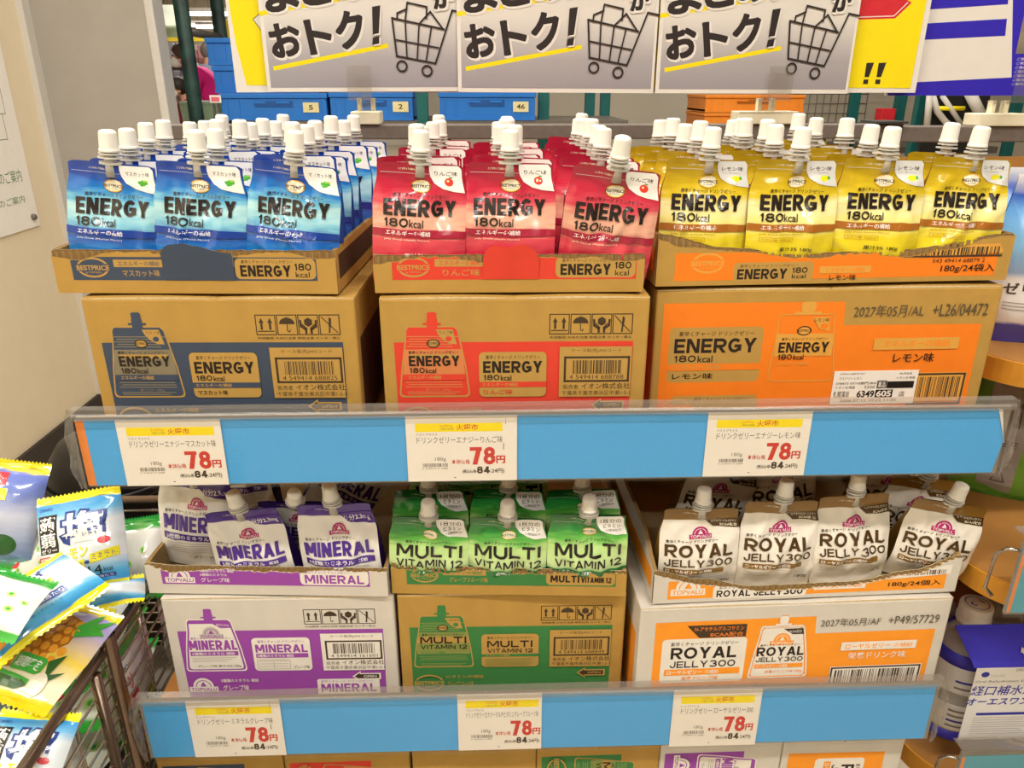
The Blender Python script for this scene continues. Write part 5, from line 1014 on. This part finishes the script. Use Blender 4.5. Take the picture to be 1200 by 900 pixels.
def bag_art(k, w_, h_):
    a = Art(); X = lambda f: w_*f; Y = lambda f: h_*f
    if k == 'lemon':
        a.text('ORIHIRO', X(.04), Y(.10), X(.2), Y(.14), B_['navy']); a.rect(X(.03), Y(.19), X(.27), Y(.62), B_['black']); a.text('蒟', X(.05), Y(.21), X(.25), Y(.38), B_['white'], .02); a.text('蒻', X(.05), Y(.39), X(.25), Y(.55), B_['white'], .02); a.text('ゼリー', X(.05), Y(.56), X(.25), Y(.61), B_['white'], .02); a.rect(X(.0), Y(.65), X(.27), Y(.73), B_['red']); a.text('期間限定', X(.02), Y(.66), X(.24), Y(.72), B_['white'], .01)
        a.text('塩', X(.29), Y(.17), X(.86), Y(.57), B_['navy'], .085); a.text('塩', X(.33), Y(.20), X(.82), Y(.54), B_['white'], .035); a.ell(X(.80), Y(.56), X(.07), Y(.04), B_['red'])
        a.text('レモン', X(.29), Y(.60), X(.62), Y(.72), B_['mustard'], .07, 4); a.text('レモン', X(.295), Y(.605), X(.615), Y(.715), B_['yellow'], .03, 4)
        a.poly([(X(.28), Y(.78)), (X(.57), Y(.74)), (X(.57), Y(.83)), (X(.28), Y(.87))], B_['yellow']); a.text('クエン酸', X(.3), Y(.77), X(.55), Y(.83), B_['navy'], .0, 4); a.poly([(X(.63), Y(.70)), (X(.94), Y(.65)), (X(.94), Y(.75)), (X(.63), Y(.80))], B_['yellow']); a.text('ミネラル', X(.65), Y(.69), X(.92), Y(.76), B_['navy'], .0, 5); a.ell(X(.6), Y(.78), X(.025), Y(.02), B_['navy'])
        a.text('14', X(.60), Y(.83), X(.74), Y(.93), B_['black'], .0); a.text('kcal', X(.76), Y(.86), X(.85), Y(.91), B_['black']); a.rrect(X(.59), Y(.935), X(.88), Y(.975), 1.5, B_['navy']); a.text('1個当たり', X(.62), Y(.943), X(.85), Y(.968), B_['white'])
    if k == 'pine': a.it = [([(min(x+.13*w_, .985*w_), y) for x, y in v], f, m) for v, f, m in a.it]
    if k == 'lemonlow':
        a.rect(X(.35), Y(.40), X(.85), Y(.50), B_['yellow']); a.text('クエン酸', X(.38), Y(.42), X(.58), Y(.485), B_['navy']); a.text('ミネラル', X(.62), Y(.42), X(.82), Y(.485), B_['navy']); a.text('塩', X(.50), Y(.10), X(.85), Y(.36), B_['navy'], .085); a.text('塩', X(.52), Y(.12), X(.83), Y(.34), B_['white'], .03)
        a.text('14', X(.60), Y(.36), X(.71), Y(.60), B_['black']); a.rrect(X(.58), Y(.63), X(.86), Y(.74), 1.5, B_['navy']); a.text('1個当たり', X(.6), Y(.65), X(.84), Y(.72), B_['white']); a.rrect(X(.34), Y(.60), X(.52), Y(.74), 3, B_['cyan']); a.text('冷やして', X(.36), Y(.64), X(.5), Y(.69), B_['white']); a.text('おいしい塩レモン味こんにゃくゼリー', X(.2), Y(.78), X(.86), Y(.81), B_['navy'])
        a.poly([(X(.05), Y(.85)), (X(.30), Y(.58)), (X(.36), Y(.7)), (X(.16), Y(.86))], B_['orange'])
    if k == 'pine':
        a.poly([(X(.10), Y(.75)), (X(.16), Y(.35)), (X(.40), Y(.12)), (X(.64), Y(.18)), (X(.66), Y(.42)), (X(.42), Y(.74))], B_['dorange'])
        for i in range(7):
            for j in range(6):
                x = .17+.075*i+.035*(j % 2); y = .22+.095*j
                if (x-.15)*1.1+(.78-y)*.1 > 0 and abs(x+y*.45-.62) < .30: a.ell(X(x), Y(y), X(.034), Y(.042), B_['orange'], 8)
        a.poly([(X(.62), Y(.24)), (X(.72), Y(.02)), (X(.74), Y(.16)), (X(.86), Y(.06)), (X(.80), Y(.2)), (X(.9), Y(.24)), (X(.66), Y(.36))], B_['green'])
        a.rrect(X(.34), Y(.60), X(.62), Y(.76), 5, B_['green']); a.text('期間限定', X(.37), Y(.63), X(.59), Y(.73), B_['white'], .01)
        a.poly([(X(.08), Y(.80)), (X(.5), Y(.80)), (X(.58), Y(.85)), (X(.5), Y(.90)), (X(.08), Y(.9))], B_['dgreen']); a.line([(X(.28), Y(.79)), (X(.56), Y(.82))], 4, B_['green']); a.poly([(X(.62), Y(.62)), (X(.72), Y(.52)), (X(.70), Y(.72)), (X(.80), Y(.66)), (X(.70), Y(.8))], B_['dgreen']); a.ell(X(.66), Y(.82), X(.07), Y(.1), B_['cream'])
    if k == 'green':
        for x, y, r_ in ((.74, .42, .05), (.52, .58, .045), (.80, .64, .05), (.62, .80, .05), (.36, .74, .04), (.9, .5, .035)): a.ell(X(x), Y(y), X(r_), Y(r_), B_['lime'], 14); a.ell(X(x), Y(y), X(r_*.5), Y(r_*.5), B_['green'], 10)
        a.text('ゼリー', X(.1), Y(.28), X(.42), Y(.48), B_['red'], .04, 6); a.ell(X(.3), Y(.62), X(.09), Y(.09), B_['red']); a.text('ORIHIRO', X(.12), Y(.2), X(.3), Y(.235), B_['navy'])
    if k == 'violet': a.rect(X(.0), Y(.10), X(.5), Y(.22), B_['red']); a.text('こんにゃくゼリー', X(.02), Y(.12), X(.48), Y(.2), B_['white'], .01); a.rect(X(.0), Y(.25), X(.55), Y(.36), B_['yellow']); a.ell(X(.3), Y(.55), X(.13), Y(.08), B_['white']); a.ell(X(.42), Y(.62), X(.1), Y(.06), B_['white']); a.ell(X(.6), Y(.78), X(.2), Y(.1), B_['dgreen'])
    if k == 'lemon': a.it = [([(x, y*.90) for x, y in v], f, m) for v, f, m in a.it]
    if k == 'pine': a.it = [([(min(x+.13*w_, .985*w_), y) for x, y in v], f, m) for v, f, m in a.it]
    if k == 'lemonlow': a.it = [([(x-.10*w_ if x > .3*w_ else x, y) for x, y in v], f, m) for v, f, m in a.it]
    return a.cut([w_*i/BU for i in range(1, BU)], [h_*j/BV for j in range(1, BV)])
def jelly_bag(film, art, TL, TR, BL, p, n, thick, label, seed, sidec='white'):
    n = Vector(n).normalized(); p = Vector(p)
    a, b, c = [on_plane(*q, p, n) for q in (TL, TR, BL)]
    ux = (b-a); w_ = ux.length; ux.normalize(); vy = (a-c); vy -= ux*vy.dot(ux); h_ = vy.length; vy.normalize(); nn = ux.cross(vy); nn.normalize()
    M_ = Matrix((ux, vy, nn)).transposed().to_4x4(); M_.translation = c
    t = thing('jelly_bag', label, 'snack bag', (0, 0, 0), 0, 'bags of jelly in the wire bin'); t.matrix_world = M_
    o = Vector((seed*3.1, seed*1.7, seed))
    def hgt(u, v, sg):
        e = (max(0, 1-abs(2*u-1)**2.6))**.7*(max(0, 1-abs(2*min(1, max(0, (v-.06)/.88))-1)**2.6))**.7
        x, y = u*w_, v*h_
        wv = noise.noise(Vector((x*30, y*30, sg))+o)*.0035+noise.noise(Vector((x*75, y*75, sg))+o)*.0016
        return sg*(thick*e*.5)+sg*wv*(.25+e)*.9+.004*math.sin(u*5+seed)*(1-abs(2*v-1))+.006*(abs(2*v-1)**3)*math.sin(u*4+seed)
    G = [[Vector((u/BU*w_, v/BV*h_, hgt(u/BU, v/BV, 1))) for u in range(BU+1)] for v in range(BV+1)]
    mb = MB(); mb.grid(BU, BV, lambda u, v: G[round(v*BV)][round(u*BU)], BG[film])
    mb.grid(BU, BV, lambda u, v: Vector((u*w_, v*h_, hgt(u, v, -1) if 0 < u < 1 and 0 < v < 1 else hgt(u, v, 1)-.0004)), BG[film], True, True)
    # pinked end seals
    for v0, s in ((0, -1), (BV, 1)):
        zz = MB; k = 40
        vs = []; fs = []
        for i in range(k+1):
            u = i/k*BU; j = min(BU-1, int(u)); q = G[v0][j].lerp(G[v0][j+1], u-j); vs += [q, q+Vector((0, s*(.004 if i % 2 else .0015), 0))]
        for i in range(k): fs.append((2*i, 2*i+2, 2*i+3, 2*i+1))
        mb.add(vs, fs, BG[film], False, None, [(i/k, 0 if s < 0 else 1) for i in range(k+1) for _ in (0, 1)])
    def fn(u, v, h):
        ti = min(BU-1e-6, max(0, u/1000/w_*BU)); sj = min(BV-1e-6, max(0, (1-v/1000/h_)*BV)); i, j = int(ti), int(sj); a_, b_ = ti-i, sj-j
        P_ = (G[j][i]*(1-a_)+G[j][i+1]*a_)*(1-b_)+(G[j+1][i]*(1-a_)+G[j+1][i+1]*a_)*b_
        return P_+Vector((0, 0, h))
    if art: bag_art(art, w_*1000, h_*1000).place(mb, fn, .0004, .00003)
    mb.build('bag_film', t); return t
N1 = (.10, -.80, .60)
jelly_bag('violet', 'violet', (-30, 536), (53, 546), (-52, 660), at(20, 600, y=.16), (.2, -.85, .45), .035, 'violet blue jelly bag with a yellow top edge against the left wall', 1)
jelly_bag('green', 'green', (8, 616), (66, 612), (2, 690), at(35, 650, y=.15), N1, .025, 'small part of a white jelly bag with a green top, left of the lemon bag', 2)
jelly_bag('green', 'green', (112, 614), (184, 606), (118, 706), at(160, 650, y=.155), N1, .03, 'white jelly bag with a green top behind the salt lemon bag', 3)
jelly_bag('lemon', 'lemon', (40, 588), (142, 571), (50, 704), at(95, 640, y=.115), (.08, -.85, .52), .032, 'blue and white salt lemon jelly bag standing upright with a yellow top', 4)
jelly_bag('lemon', None, (84, 694), (170, 676), (82, 722), at(120, 700, y=.08), (.1, -.42, .9), .03, 'blue jelly bag with yellow edge lying under the upright lemon bag', 5)
jelly_bag('pine', 'pine', (34, 700), (142, 722), (-66, 808), at(138, 724, z=.752), (.0, -.22, .97), .026, 'jelly bag printed with a pineapple and a green badge', 6)
jelly_bag('lemon', 'lemonlow', (-50, 732), (80, 636), (-4, 788), at(90, 700, z=.795), (.05, -.30, .94), .028, 'lemon jelly bag lying slanted across the pineapple bag', 7)
jelly_bag('green', 'green', (-52, 655), (58, 680), (-100, 722), at(40, 700, z=.835), (.1, -.35, .93), .026, 'white jelly bag with a green top lying at the left edge', 8)
jelly_bag('lemon', 'lemon', (-26, 832), (68, 838), (-44, 950), at(20, 880, y=-.11), (.1, -.55, .83), .035, 'blue jelly bag with a yellow top nearest the viewer in the bin', 9)
Q = lambda y0, y1, z0, z1: None
def side_bag(film, art, y0, y1, z0, z1, label, seed, tilt=0):
    x = BX1-.022; A_, B2, C_ = [project(Vector((x, y, z))) for y, z in ((y0, z1), (y1, z1-tilt), (y0, z0))]
    return jelly_bag(film, art, A_, B2, C_, (x, 0, 0), (1, 0, 0), .022, label, seed)
def project(v):
    d = v-CAM; return (600+FPX*d.dot(_r2)/d.dot(_f), 450-FPX*d.dot(_u2)/d.dot(_f))
side_bag('green', 'green', -.17, -.04, .55, .69, 'white jelly bag seen through the bin wires, nearest', 11, .01)
side_bag('lemon', 'lemonlow', -.14, -.02, .465, .545, 'blue and yellow jelly bag low behind the bin wires', 12)
side_bag('green', 'green', .03, .15, .56, .68, 'white jelly bag seen through the bin wires beside the shelf', 13)
side_bag('pine', 'pine', .04, .15, .465, .55, 'pineapple jelly bag low behind the bin wires beside the shelf', 14, -.01)
for s_, (film, y0, lbl) in enumerate((('green', .18, 'white jelly bag at the far end behind the bin wires'),)): side_bag(film, 'green', y0, y0+.12, .53, .67, lbl, 15)
# filling under the top layer so the bags rest on something
rb_ = random.Random(5); bags = [o for o in col.objects if o.get('category') == 'snack bag']
for o in bags: reg(o, *[c for c in col.objects if c.parent == o])
for i in range(24):
    lay, q = divmod(i, 6); src = bags[(i*5) % len(bags)]; dm = [c for c in KIDS[src.name]][0].dimensions
    x = (-.815, -.625)[q % 2]+rb_.uniform(-.015, .015); y = (-.30, -.08, .17)[q//2]+rb_.uniform(-.02, .02); a_ = rb_.uniform(-.5, .5); top = (.035, .05, .06)[q//2]
    c = dup(src, (0, 0, 0), (0, 0, 0), 'jelly bag buried in the heap inside the wire bin', 'buried jelly bags in the wire bin')
    sx = .15/max(.05, dm.x); sy_ = .17/max(.05, dm.y)
    c.matrix_world = Matrix.Translation((x, y, .475+lay*top)) @ Matrix.Rotation(a_, 4, 'Z') @ Matrix.Diagonal((sx, sy_, 1.15, 1)) @ Matrix.Translation((-dm.x/2, -dm.y/2, 0))
# black tub behind the bin
BLK = mat('black_plastic', '#0c0a09', .45, .3, nz=.1)
tb = at(124, 566, y=.44); t = thing('black_tub', 'black rounded plastic tub behind the wire bin', 'tub', (tb.x, .48, 0)); t.scale = (.56, .56, 1); m = MB()
m.lathe([(.13, 0), (.16, .3), (.175, tb.z-.06), (.185, tb.z+.0), (.175, tb.z+.03), (.14, tb.z+.06), (.07, tb.z+.075), (.0, tb.z+.08)], BLK, 32); m.build('tub_body', t)
m = MB(); m.tube([(0.19*math.cos(2*math.pi*i/32), 0.19*math.sin(2*math.pi*i/32), tb.z-.0) for i in range(32)], .008, BLK, 8, None, True); m.build('rim', t)
# ---------------------------------------------------------------- neighbouring shelf at the right
OAK = mat('oak_edge', '#c98b2c', .45, .4, nz=.08, ns=25); OAKT = mat('oak_top', '#a8763c', .55, .3, nz=.10, ns=14)
RX, RF = .478, -.022
def rounded_board(z, label, f=RF):
    t = thing('side_shelf', label, 'shelf', (0, 0, z)); r_ = .085; pts = [(RX+r_+r_*math.cos(R(a_)), f+r_+r_*math.sin(R(a_))) for a_ in range(180, 271, 6)]+[(1.15, f), (1.15, .43), (RX, .43)]
    m = MB(); m.prism(pts, -.026, 0, OAK); m.prism([(RX+.003+(x-RX)*.995, f+.003+(y-f)*.99) for x, y in pts], 0, .0006, OAKT); m.build('board', t)
    return t
rounded_board(1.02, 'upper orange wood shelf at the right edge, beside the lemon carton', .05)
rounded_board(.79, 'middle orange wood shelf at the right with a rounded corner'); rounded_board(.49, 'lower orange wood shelf at the right under the white capped bottles', .005)
m = MB(); m.box(RX+.005, 1.15, .432, .448, .2, 1.2, OAKT); tag(m.build('hardboard_sheet'), 'brown back panel of the right hand shelf', 'panel')
TEALP = mat('teal_paper', '#4fa6bd', .5, .3, nz=.02)
def side_rail(x0, y, z0, z1, label):
    t = thing('price_rail', label, 'shelf edge strip', (0, 0, 0), 0, 'teal price rails on the right hand shelf'); m = MB(); m.box(x0, 1.15, y, y+.004, z0, z1, GREYP); m.build('rail_back', t); m = MB(); m.box(x0, 1.15, y-.0012, y, z0+.003, z1-.004, TEALP); Art().rect(0, 0, 4, (z1-z0-.007)*1000, ORNP).place(m, FRONT(x0, y-.0012, z1-.004)); m.build('teal_insert', t)
    m = MB(); m.box(x0-.006, 1.15, y-.006, y-.004, z0, z1+.010, CLEAR); m.box(x0-.006, 1.15, y-.006, y+.012, z1+.010, z1+.0115, CLEARTHICK); m.build('clear_cover', t)
    m = MB(); m.tube([(x0+.004, y+.002, z1-.012), (x0-.010, y+.008, z1-.012), (x0-.014, y+.016, z1-.024), (x0-.013, y+.020, z0+.020), (x0-.006, y+.016, z0+.012)], .002, mat('chrome', '#b9b2a8', .15, .6, metal=.9), 10); m.build('wire_clip', t)
sr = at(1185, 640, y=-.034); side_rail(sr.x+.013, -.034, at(1185, 720, y=-.034).z, sr.z+.004, 'teal price rail on the middle right shelf, cut by the picture edge')
sr = at(1129, 880, y=-.012); side_rail(sr.x, -.012, sr.z-.08, sr.z-.004, 'teal price rail at the bottom right corner')
# bottles and carrier
BOT = mat('bottle_clear', '#cfcac2', .18, .5, nz=.05, trans=.35); LBW = mat('label_white', '#ece8e2', .4, .4, nz=.02); BLUB = mat('carrier_blue', '#4742cc', .45, .35, nz=.03)
def bottle(x, y, label):
    t = thing('drink_bottle', label, 'bottle', (x, y, .4906), R(20), 'white capped drink bottles on the right shelf')
    m = MB(); m.lathe([(.028, 0), (.033, .004), (.034, .02), (.034, .062), (.0325, .066), (.0325, .072), (.034, .078), (.034, .13), (.030, .147), (.020, .160), (.0165, .166), (.0165, .176)], BOT, 32); m.build('bottle_body', t)
    m = MB(); m.lathe([(.0343, .022), (.0344, .024), (.0344, .060), (.0343, .062)], LBW, 32); m.lathe([(.0343, .080), (.0344, .082), (.0344, .118), (.0343, .120)], LBW, 32); m.lathe([(.0345, .0205), (.0346, .008), (.0343, .006)], BLUB, 32); m.lathe([(.0345, .120), (.0346, .134), (.033, .138)], BLUB, 32)
    for z in (.028, .036, .044, .052, .088, .098):
        for a0 in (210, 250, 290):
            vs = [(.0347*math.cos(R(a_)), .0347*math.sin(R(a_)), zz) for a_ in range(a0, a0+33, 4) for zz in (z, z+.003)]; m.add(vs, [(2*i, 2*i+2, 2*i+3, 2*i+1) for i in range(len(vs)//2-1)], INK['txtblue'] if z in (.036, .098) else INK['grey'])
    m.build('bottle_label', t)
    m = MB(); m.lathe([(.0195, .172), (.0200, .174), (.0200, .180), (.0192, .181), (.0192, .196), (.018, .198), (.0001, .199)], CAPW, 48, None, True, .03, (3, 4)); a = Art(); a.ring(0, 0, 14, 14, 1, INK['txtblue']); a.text('OS-1', -9, -4, 9, 4, INK['txtblue'], .04); a.place(m, flat((0, 0, .1986), (1, 0, 0), (0, -1, 0), (0, 0, 1))); m.build('screw_cap', t)
    return t
c1 = at(1144, 712, z=.682); c2 = at(1196, 728, z=.682); c3 = at(1124, 688, z=.682)
bottle(c1.x, c1.y, 'white capped drink bottle at the front left under the right shelf'); bottle(c1.x+.0715, c2.y, 'white capped drink bottle at the front, cut by the picture edge'); bottle(c1.x-.005, c1.y+.078, 'white capped drink bottle behind the front left one'); bottle(c1.x+.0700, c2.y+.078, 'white capped drink bottle in the back row at the picture edge')
t = thing('bottle_carrier', 'white and blue cardboard carrier around the drink bottles', 'carton sleeve', (0, 0, 0)); x0 = c1.x-.032; yf = min(c1.y, c2.y)-.0405
BZ = .4906
m = MB(); sheet = [(yf, BZ+.045), (yf, BZ+.157), (yf+.006, BZ+.161), (c1.y-.0205, BZ+.179)]
def strip(m, pts, xa, xb, mm, T=.0009): 
    for (ya, za), (yb, zb_) in zip(pts, pts[1:]): m.add([(xa, ya, za), (xb, ya, za), (xb, yb, zb_), (xa, yb, zb_), (xa, ya+T, za), (xb, ya+T, za), (xb, yb+T, zb_), (xa, yb+T, zb_)], [(0, 1, 2, 3), (7, 6, 5, 4), (0, 3, 7, 4), (1, 5, 6, 2), (3, 2, 6, 7), (0, 4, 5, 1)], mm)
strip(m, sheet[:2], x0, 1.0, LBW); a = Art(); I = INK
a.ell(12, 10, 5, 4, I['txtblue']); a.text('Oral-Aid', 19, 10, 36, 14, I['lgrey']); a.text('OPEN', 48, 2, 60, 6, I['dkgrey']); a.text('Oral Rehydration Solution', 2, 19, 82, 23, I['dkgrey'], 0, 0, .2); a.text('経口補水液', 0, 27, 80, 42, I['txtblue'], .02, 0, .15); a.text('オーエスワン', -2, 46, 76, 57, I['txtblue'], .025, 0, .15); a.rect(14, 69, 90, 73, I['txtblue'])
for k in range(8): a.line([(12, 77+3.6*k), (88-(k*13) % 17, 77+3.6*k)], 1.1, I['lgrey'])
a.place(m, FRONT(x0, yf, BZ+.157)); m.build('front_panel', t)
m = MB(); strip(m, sheet[1:], x0-.004, 1.0, BLUB); A = Art(); A.poly([(58, 4), (63, -3), (68, 4), (65.4, 4), (65.4, 10), (60.6, 10), (60.6, 4)], PWHT); d = Vector((0, c1.y-.0205-yf-.006, .018)).normalized(); A.place(m, flat((x0, yf+.006+.010, BZ+.161+.0085), (1, 0, 0), -d, (0, -d.z, d.y))); m.build('blue_top_panel', t)
m = MB(); strip(m, [(c1.y-.0205, BZ+.179), (c1.y-.0203, BZ+.181)], x0-.004, 1.0, BLUB); m.build('fold', t)
# upper right: packs of jelly drink, and the green refill pouch
PK1 = film_mat('pack_blue', [(0, '#3b3aa0'), (.12, '#4a49ac'), (.14, '#e3dfdc'), (.40, '#e6e2de'), (.44, '#8fa6c8'), (.6, '#7fb7dd'), (.8, '#5f9fe0'), (.88, '#2f58b4'), (1, '#e9e6e2')], wob=.02)
def standing_pack(x, y, z, w_, h_, d, rot, film, label, kids_fn, cat='pack', name='refill_pack', group=None):
    t = thing(name, label, cat, (x, y, z), (0, 0, R(rot)), group); mb = MB(); o = Vector((x*50, y*50, 0))
    def S(u, v, sg):
        e = max(0, 1-abs(2*u-1)**3)**.6*(1-sstep(.55, 1, v))*(.6+.4*sstep(0, .15, v)); return ((u-.5)*w_*(1-.10*sstep(.7, 1, v)), -sg*(d/2*e+.001)-sg*noise.noise(Vector((u*4, v*5, sg))+o)*.006*e, v*h_)
    mb.grid(14, 18, lambda u, v: S(u, v, 1), film); mb.grid(14, 18, lambda u, v: S(u, v, -1), film, True, True)
    mb.add([S(u/14, 0, 1) for u in range(15)]+[S(1-u/14, 0, -1) for u in range(15)], [list(range(30))[::-1]], film); mb.build('pack_body', t)
    if kids_fn: kids_fn(t, lambda u, v, h: Vector(S(min(1, max(0, u/1000/w_+.5)), min(1, max(0, 1-v/1000/h_)), 1))+Vector((0, -h, 0)), w_*1000, h_*1000)
    return t
def jl(t, fn, W, H):
    m = MB(); a = Art(); a.text('ゼリー', -W*.42, H*.62, -W*.05, H*.69, INK['dark'], .02); a.rrect(W*.0, H*.61, W*.12, H*.72, 2, INK['txtblue']); a.rect(W*.025, H*.595, W*.095, H*.612, INK['txtblue'])
    for k in range(3): a.line([(-W*.4, H*(.74+.02*k)), (-W*.02, H*(.74+.02*k))], .8, INK['grey'])
    a.cut([-W/2+W*i/14 for i in range(1, 14)], [H*i/18 for i in range(1, 18)]); a.place(m, fn, .0006); tag(m.build('pack_print', t))
pq = at(1198, 400, y=.15); standing_pack(pq.x+.012, .15, 1.0208, .12, .185, .05, -14, PK1, 'blue and white jelly drink pack at the right edge, upper shelf', jl)
standing_pack(pq.x-.002, .235, 1.0208, .115, .185, .045, -8, PK1, 'blue and white jelly drink pack behind the first, upper right shelf', jl)
GRF = film_mat('refill_green', [(0, '#3c7a24'), (.06, '#6fae3a'), (.5, '#7fbb3f'), (.8, '#3f8a2a'), (1, '#2f6a26')], wob=.08, rough=.3)
def gl(t, fn, W, H):
    m = MB(); a = Art(); g = mat('refill_label_grey', '#a8a29a', .5); a.poly([(-W*.30, 4), (W*.10, 4), (W*.06, H*.96), (-W*.26, H*.9)], g); a.bars(-W*.06, H*.3, W*.06, H*.46, INK['dkgrey'], 3, 12); a.line([(-W*.14, H*.86), (-W*.08, H*.76), (-W*.02, H*.86)], 1.2, INK['dkgrey'], True); a.text('詰替用', -W*.2, H*.55, W*.02, H*.64, INK['dkgrey'])
    a.cut([-W/2+W*i/14 for i in range(1, 14)], [H*i/18 for i in range(1, 18)]); a.place(m, fn, .0006); m.build('grey_label', t)
gq = at(1178, 585, z=.7908); standing_pack(gq.x+.004, gq.y+.02, .7908, .125, .19, .05, -28, GRF, 'green refill pouch with a grey label standing on the right shelf', gl, 'refill pouch', 'refill_pouch')
standing_pack(gq.x+.135, gq.y+.01, .7908, .125, .19, .05, -10, GRF, 'green refill pouch at the picture edge on the right shelf', None, 'refill pouch', 'refill_pouch')
bpy.data.scenes.remove(_ts)
